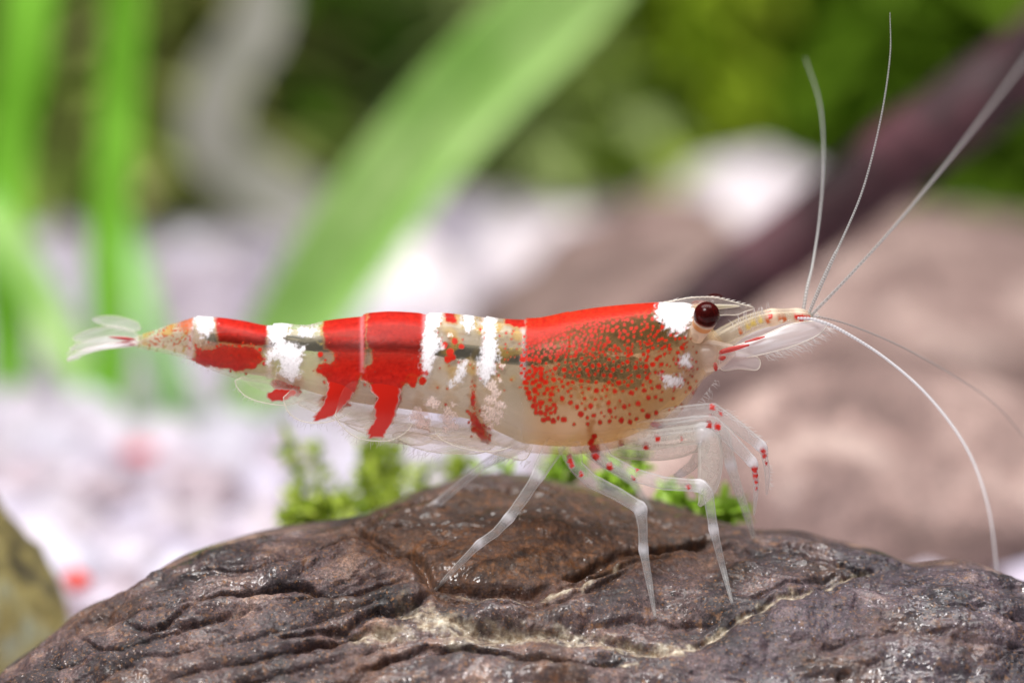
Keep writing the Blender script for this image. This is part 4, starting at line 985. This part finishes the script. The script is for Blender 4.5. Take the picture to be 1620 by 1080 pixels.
limb('walking_leg', [lp(900, 705, -50, 22), lp(912, 738, -62, 14), lp(935, 760, -72, 13.5), lp(975, 780, -86, 12.5), lp(1013, 803, -100, 11.5), lpr(1017, 835, -106, 9), lpr(1018, 870, -108, 8), lpr(1028, 925, -112, 6), foot_row(1037, 976, 2.4)],
     joints=(J(1014, 804, -100), J(1018, 869, -108)), smooth_path=False, n=120, spots=(SPT(902, 727, -58, 7), SPT(905, 735, -60, 5), SPT(919, 750, -65, 4)))
limb('walking_leg', [lp(935, 700, -46, 20), lp(960, 728, -60, 14), lp(1000, 750, -76, 13), lp(1050, 764, -88, 12.5), lp(1108, 768, -100, 11), lp(1120, 778, -104, 10), lpr(1129, 838, -110, 8), lpr(1143, 895, -112, 6), foot_row(1158, 956, 2.6)],
     joints=(J(1108, 767, -100), J(1129, 837, -110)), smooth_path=False, n=130, spots=(SPT(942, 720, -52, 8), SPT(964, 738, -62, 7), SPT(1002, 756, -76, 3), SPT(1089, 770, -97, 4), SPT(1008, 742, -76, 3)))
# claw-bearing legs held under the mouth
limb('claw_leg', [lp(980, 690, -40, 20), lp(1030, 695, -48, 17), lp(1090, 688, -54, 16), lp(1118, 690, -58, 18), lp(1124, 725, -60, 20), lp(1120, 765, -60, 17), lp(1112, 790, -58, 8), lp(1106, 800, -57, 3)],
     joints=(J(1112, 690, -57),), n=120, base=(0.84, 0.82, 0.76, 0.28), spots=(SPT(1022, 706, -46, 6), SPT(1040, 692, -50, 5), SPT(1078, 693, -53, 3)))
limb('claw_leg', [lp(960, 705, -30, 18), lp(1030, 715, -30, 14), lp(1075, 712, -26, 12), lp(1112, 700, -20, 11), lp(1100, 730, -14, 9), lp(1078, 748, -10, 6), lp(1066, 752, -8, 2)], n=120, base=(0.84, 0.82, 0.78, 0.26), joints=(J(1075, 748, -10),))
limb('claw_leg', [lp(1000, 690, 30, 16), lp(1080, 680, 34, 14), lp(1138, 682, 40, 11), lp(1150, 712, 44, 9.5), lp(1157, 738, 46, 8), lp(1170, 780, 50, 7), lp(1182, 815, 54, 6), lp(1192, 850, 60, 3)], n=120, base=(0.80, 0.79, 0.76, 0.26), joints=(J(1156, 735, 46),))
# jaw legs curling forward and down
limb('jaw_leg', [lp(1010, 668, -40, 18), lp(1060, 658, -44, 15), lp(1122, 648, -50, 11), lp(1135, 652, -52, 10.5), lp(1170, 678, -56, 10.5), lp(1204, 706, -58, 8), lp(1210, 724, -58, 5.4), lp(1214, 750, -56, 4.6), lp(1213, 782, -52, 1.4)],
     joints=(J(1204, 705, -58),), n=140, spots=(SPT(1127, 643, -50, 6), SPT(1126, 660, -50, 5), SPT(1140, 653, -52, 4), SPT(1207, 712, -58, 5), SPT(1209, 720, -58, 5), SPT(1212, 732, -57, 3)))
limb('jaw_leg', [lp(1010, 682, -50, 18), lp(1060, 675, -56, 14), lp(1118, 668, -62, 12), lp(1135, 674, -66, 11), lp(1165, 704, -72, 10), lp(1190, 731, -76, 7.5), lp(1194, 745, -77, 5), lp(1196, 775, -76, 4.2), lp(1193, 814, -72, 1.2)],
     joints=(J(1190, 731, -76),), n=140, spots=(SPT(1122, 672, -63, 6), SPT(1135, 674, -66, 7), SPT(1194, 742, -77, 6), SPT(1195, 752, -77, 6), SPT(1196, 762, -76, 4), SPT(1196, 772, -76, 3)))
# far side
limb('walking_leg', [lp(830, 700, 40, 16), lp(790, 722, 60, 10), lp(765, 735, 80, 8), lp(725, 768, 110, 7.5), lp(692, 796, 138, 7), foot_row(674, 803, 4)], joints=(J(692, 796, 138),), smooth_path=False, n=90, base=(0.74, 0.74, 0.76, 0.2))
limb('walking_leg', [lp(920, 700, 40, 16), lp(960, 735, 80, 9), lp(1000, 760, 130, 8), foot_row(1030, 806, 4)], smooth_path=False, n=90, base=(0.80, 0.80, 0.80, 0.22))

# fine hairs
hb = MB()
def hairs(path, n, dirx, diry, length, yo, jit=0.35, a=0.5, r0=0.55):
    A = spline([(*p, 0) for p in path], n)
    for i in range(n):
        L = length * RNG.uniform(.55, 1.15); ang = math.atan2(diry, dirx) + RNG.normal() * jit
        dx, dy = math.cos(ang) * L, math.sin(ang) * L
        x, y = A[i, 0], A[i, 1]; b = RNG.normal() * .15
        pts = np.array([[x, y], [x + dx * .5 - dy * b, y + dy * .5 + dx * b], [x + dx, y + dy]])
        yy = yo + ymid(np.full(3, x)) + np.array([0, .2, .4]) * L * RNG.normal() * .4
        hb.tube(side(pts[:, 0], pts[:, 1] + yy * SP, yy), np.array([1, .8, .35]) * r0 * S, 3, (0.92, 0.90, 0.90, a))
hairs([(1205, 560), (1250, 549), (1290, 530), (1304, 516)], 70, 0.95, 0.45, 22, -34, 0.22)
hairs([(1160, 520), (1185, 506), (1215, 494)], 22, -.15, -1, 16, -26, 0.3)
hairs([(1130, 645), (1165, 668), (1204, 700)], 30, 1, .2, 16, -50, 0.4)
hairs([(1216, 735), (1216, 770)], 14, 1, .5, 7, -55, 0.4)
hairs([(285, 568), (308, 573), (330, 585)], 14, -.5, 1, 9, -38, 0.4)
hairs([(375, 610), (392, 628), (420, 637)], 14, -.6, 1, 11, -62, 0.4)
hairs([(456, 648), (482, 666), (520, 668)], 20, -.4, 1, 12, -72, 0.4)
hairs([(535, 662), (565, 690), (610, 696)], 30, -.5, .9, 14, -80, 0.4)
hairs([(625, 692), (660, 708), (700, 716)], 26, -.6, .8, 18, -44, 0.35)
hairs([(780, 720), (810, 724), (840, 728)], 22, -.6, .9, 16, -50, 0.4)
hairs([(105, 542), (92, 566), (110, 566)], 30, -1, .35, 9, -10, 0.3)
hairs([(1060, 477), (1090, 471)], 8, .8, -.5, 6, 0, 0.25)
hairs([(1100, 640), (1120, 615), (1130, 600)], 18, .7, .7, 14, -30, 0.6)
o = part(hb.build('setae', M_HAIR)); o['kind'] = 'stuff'
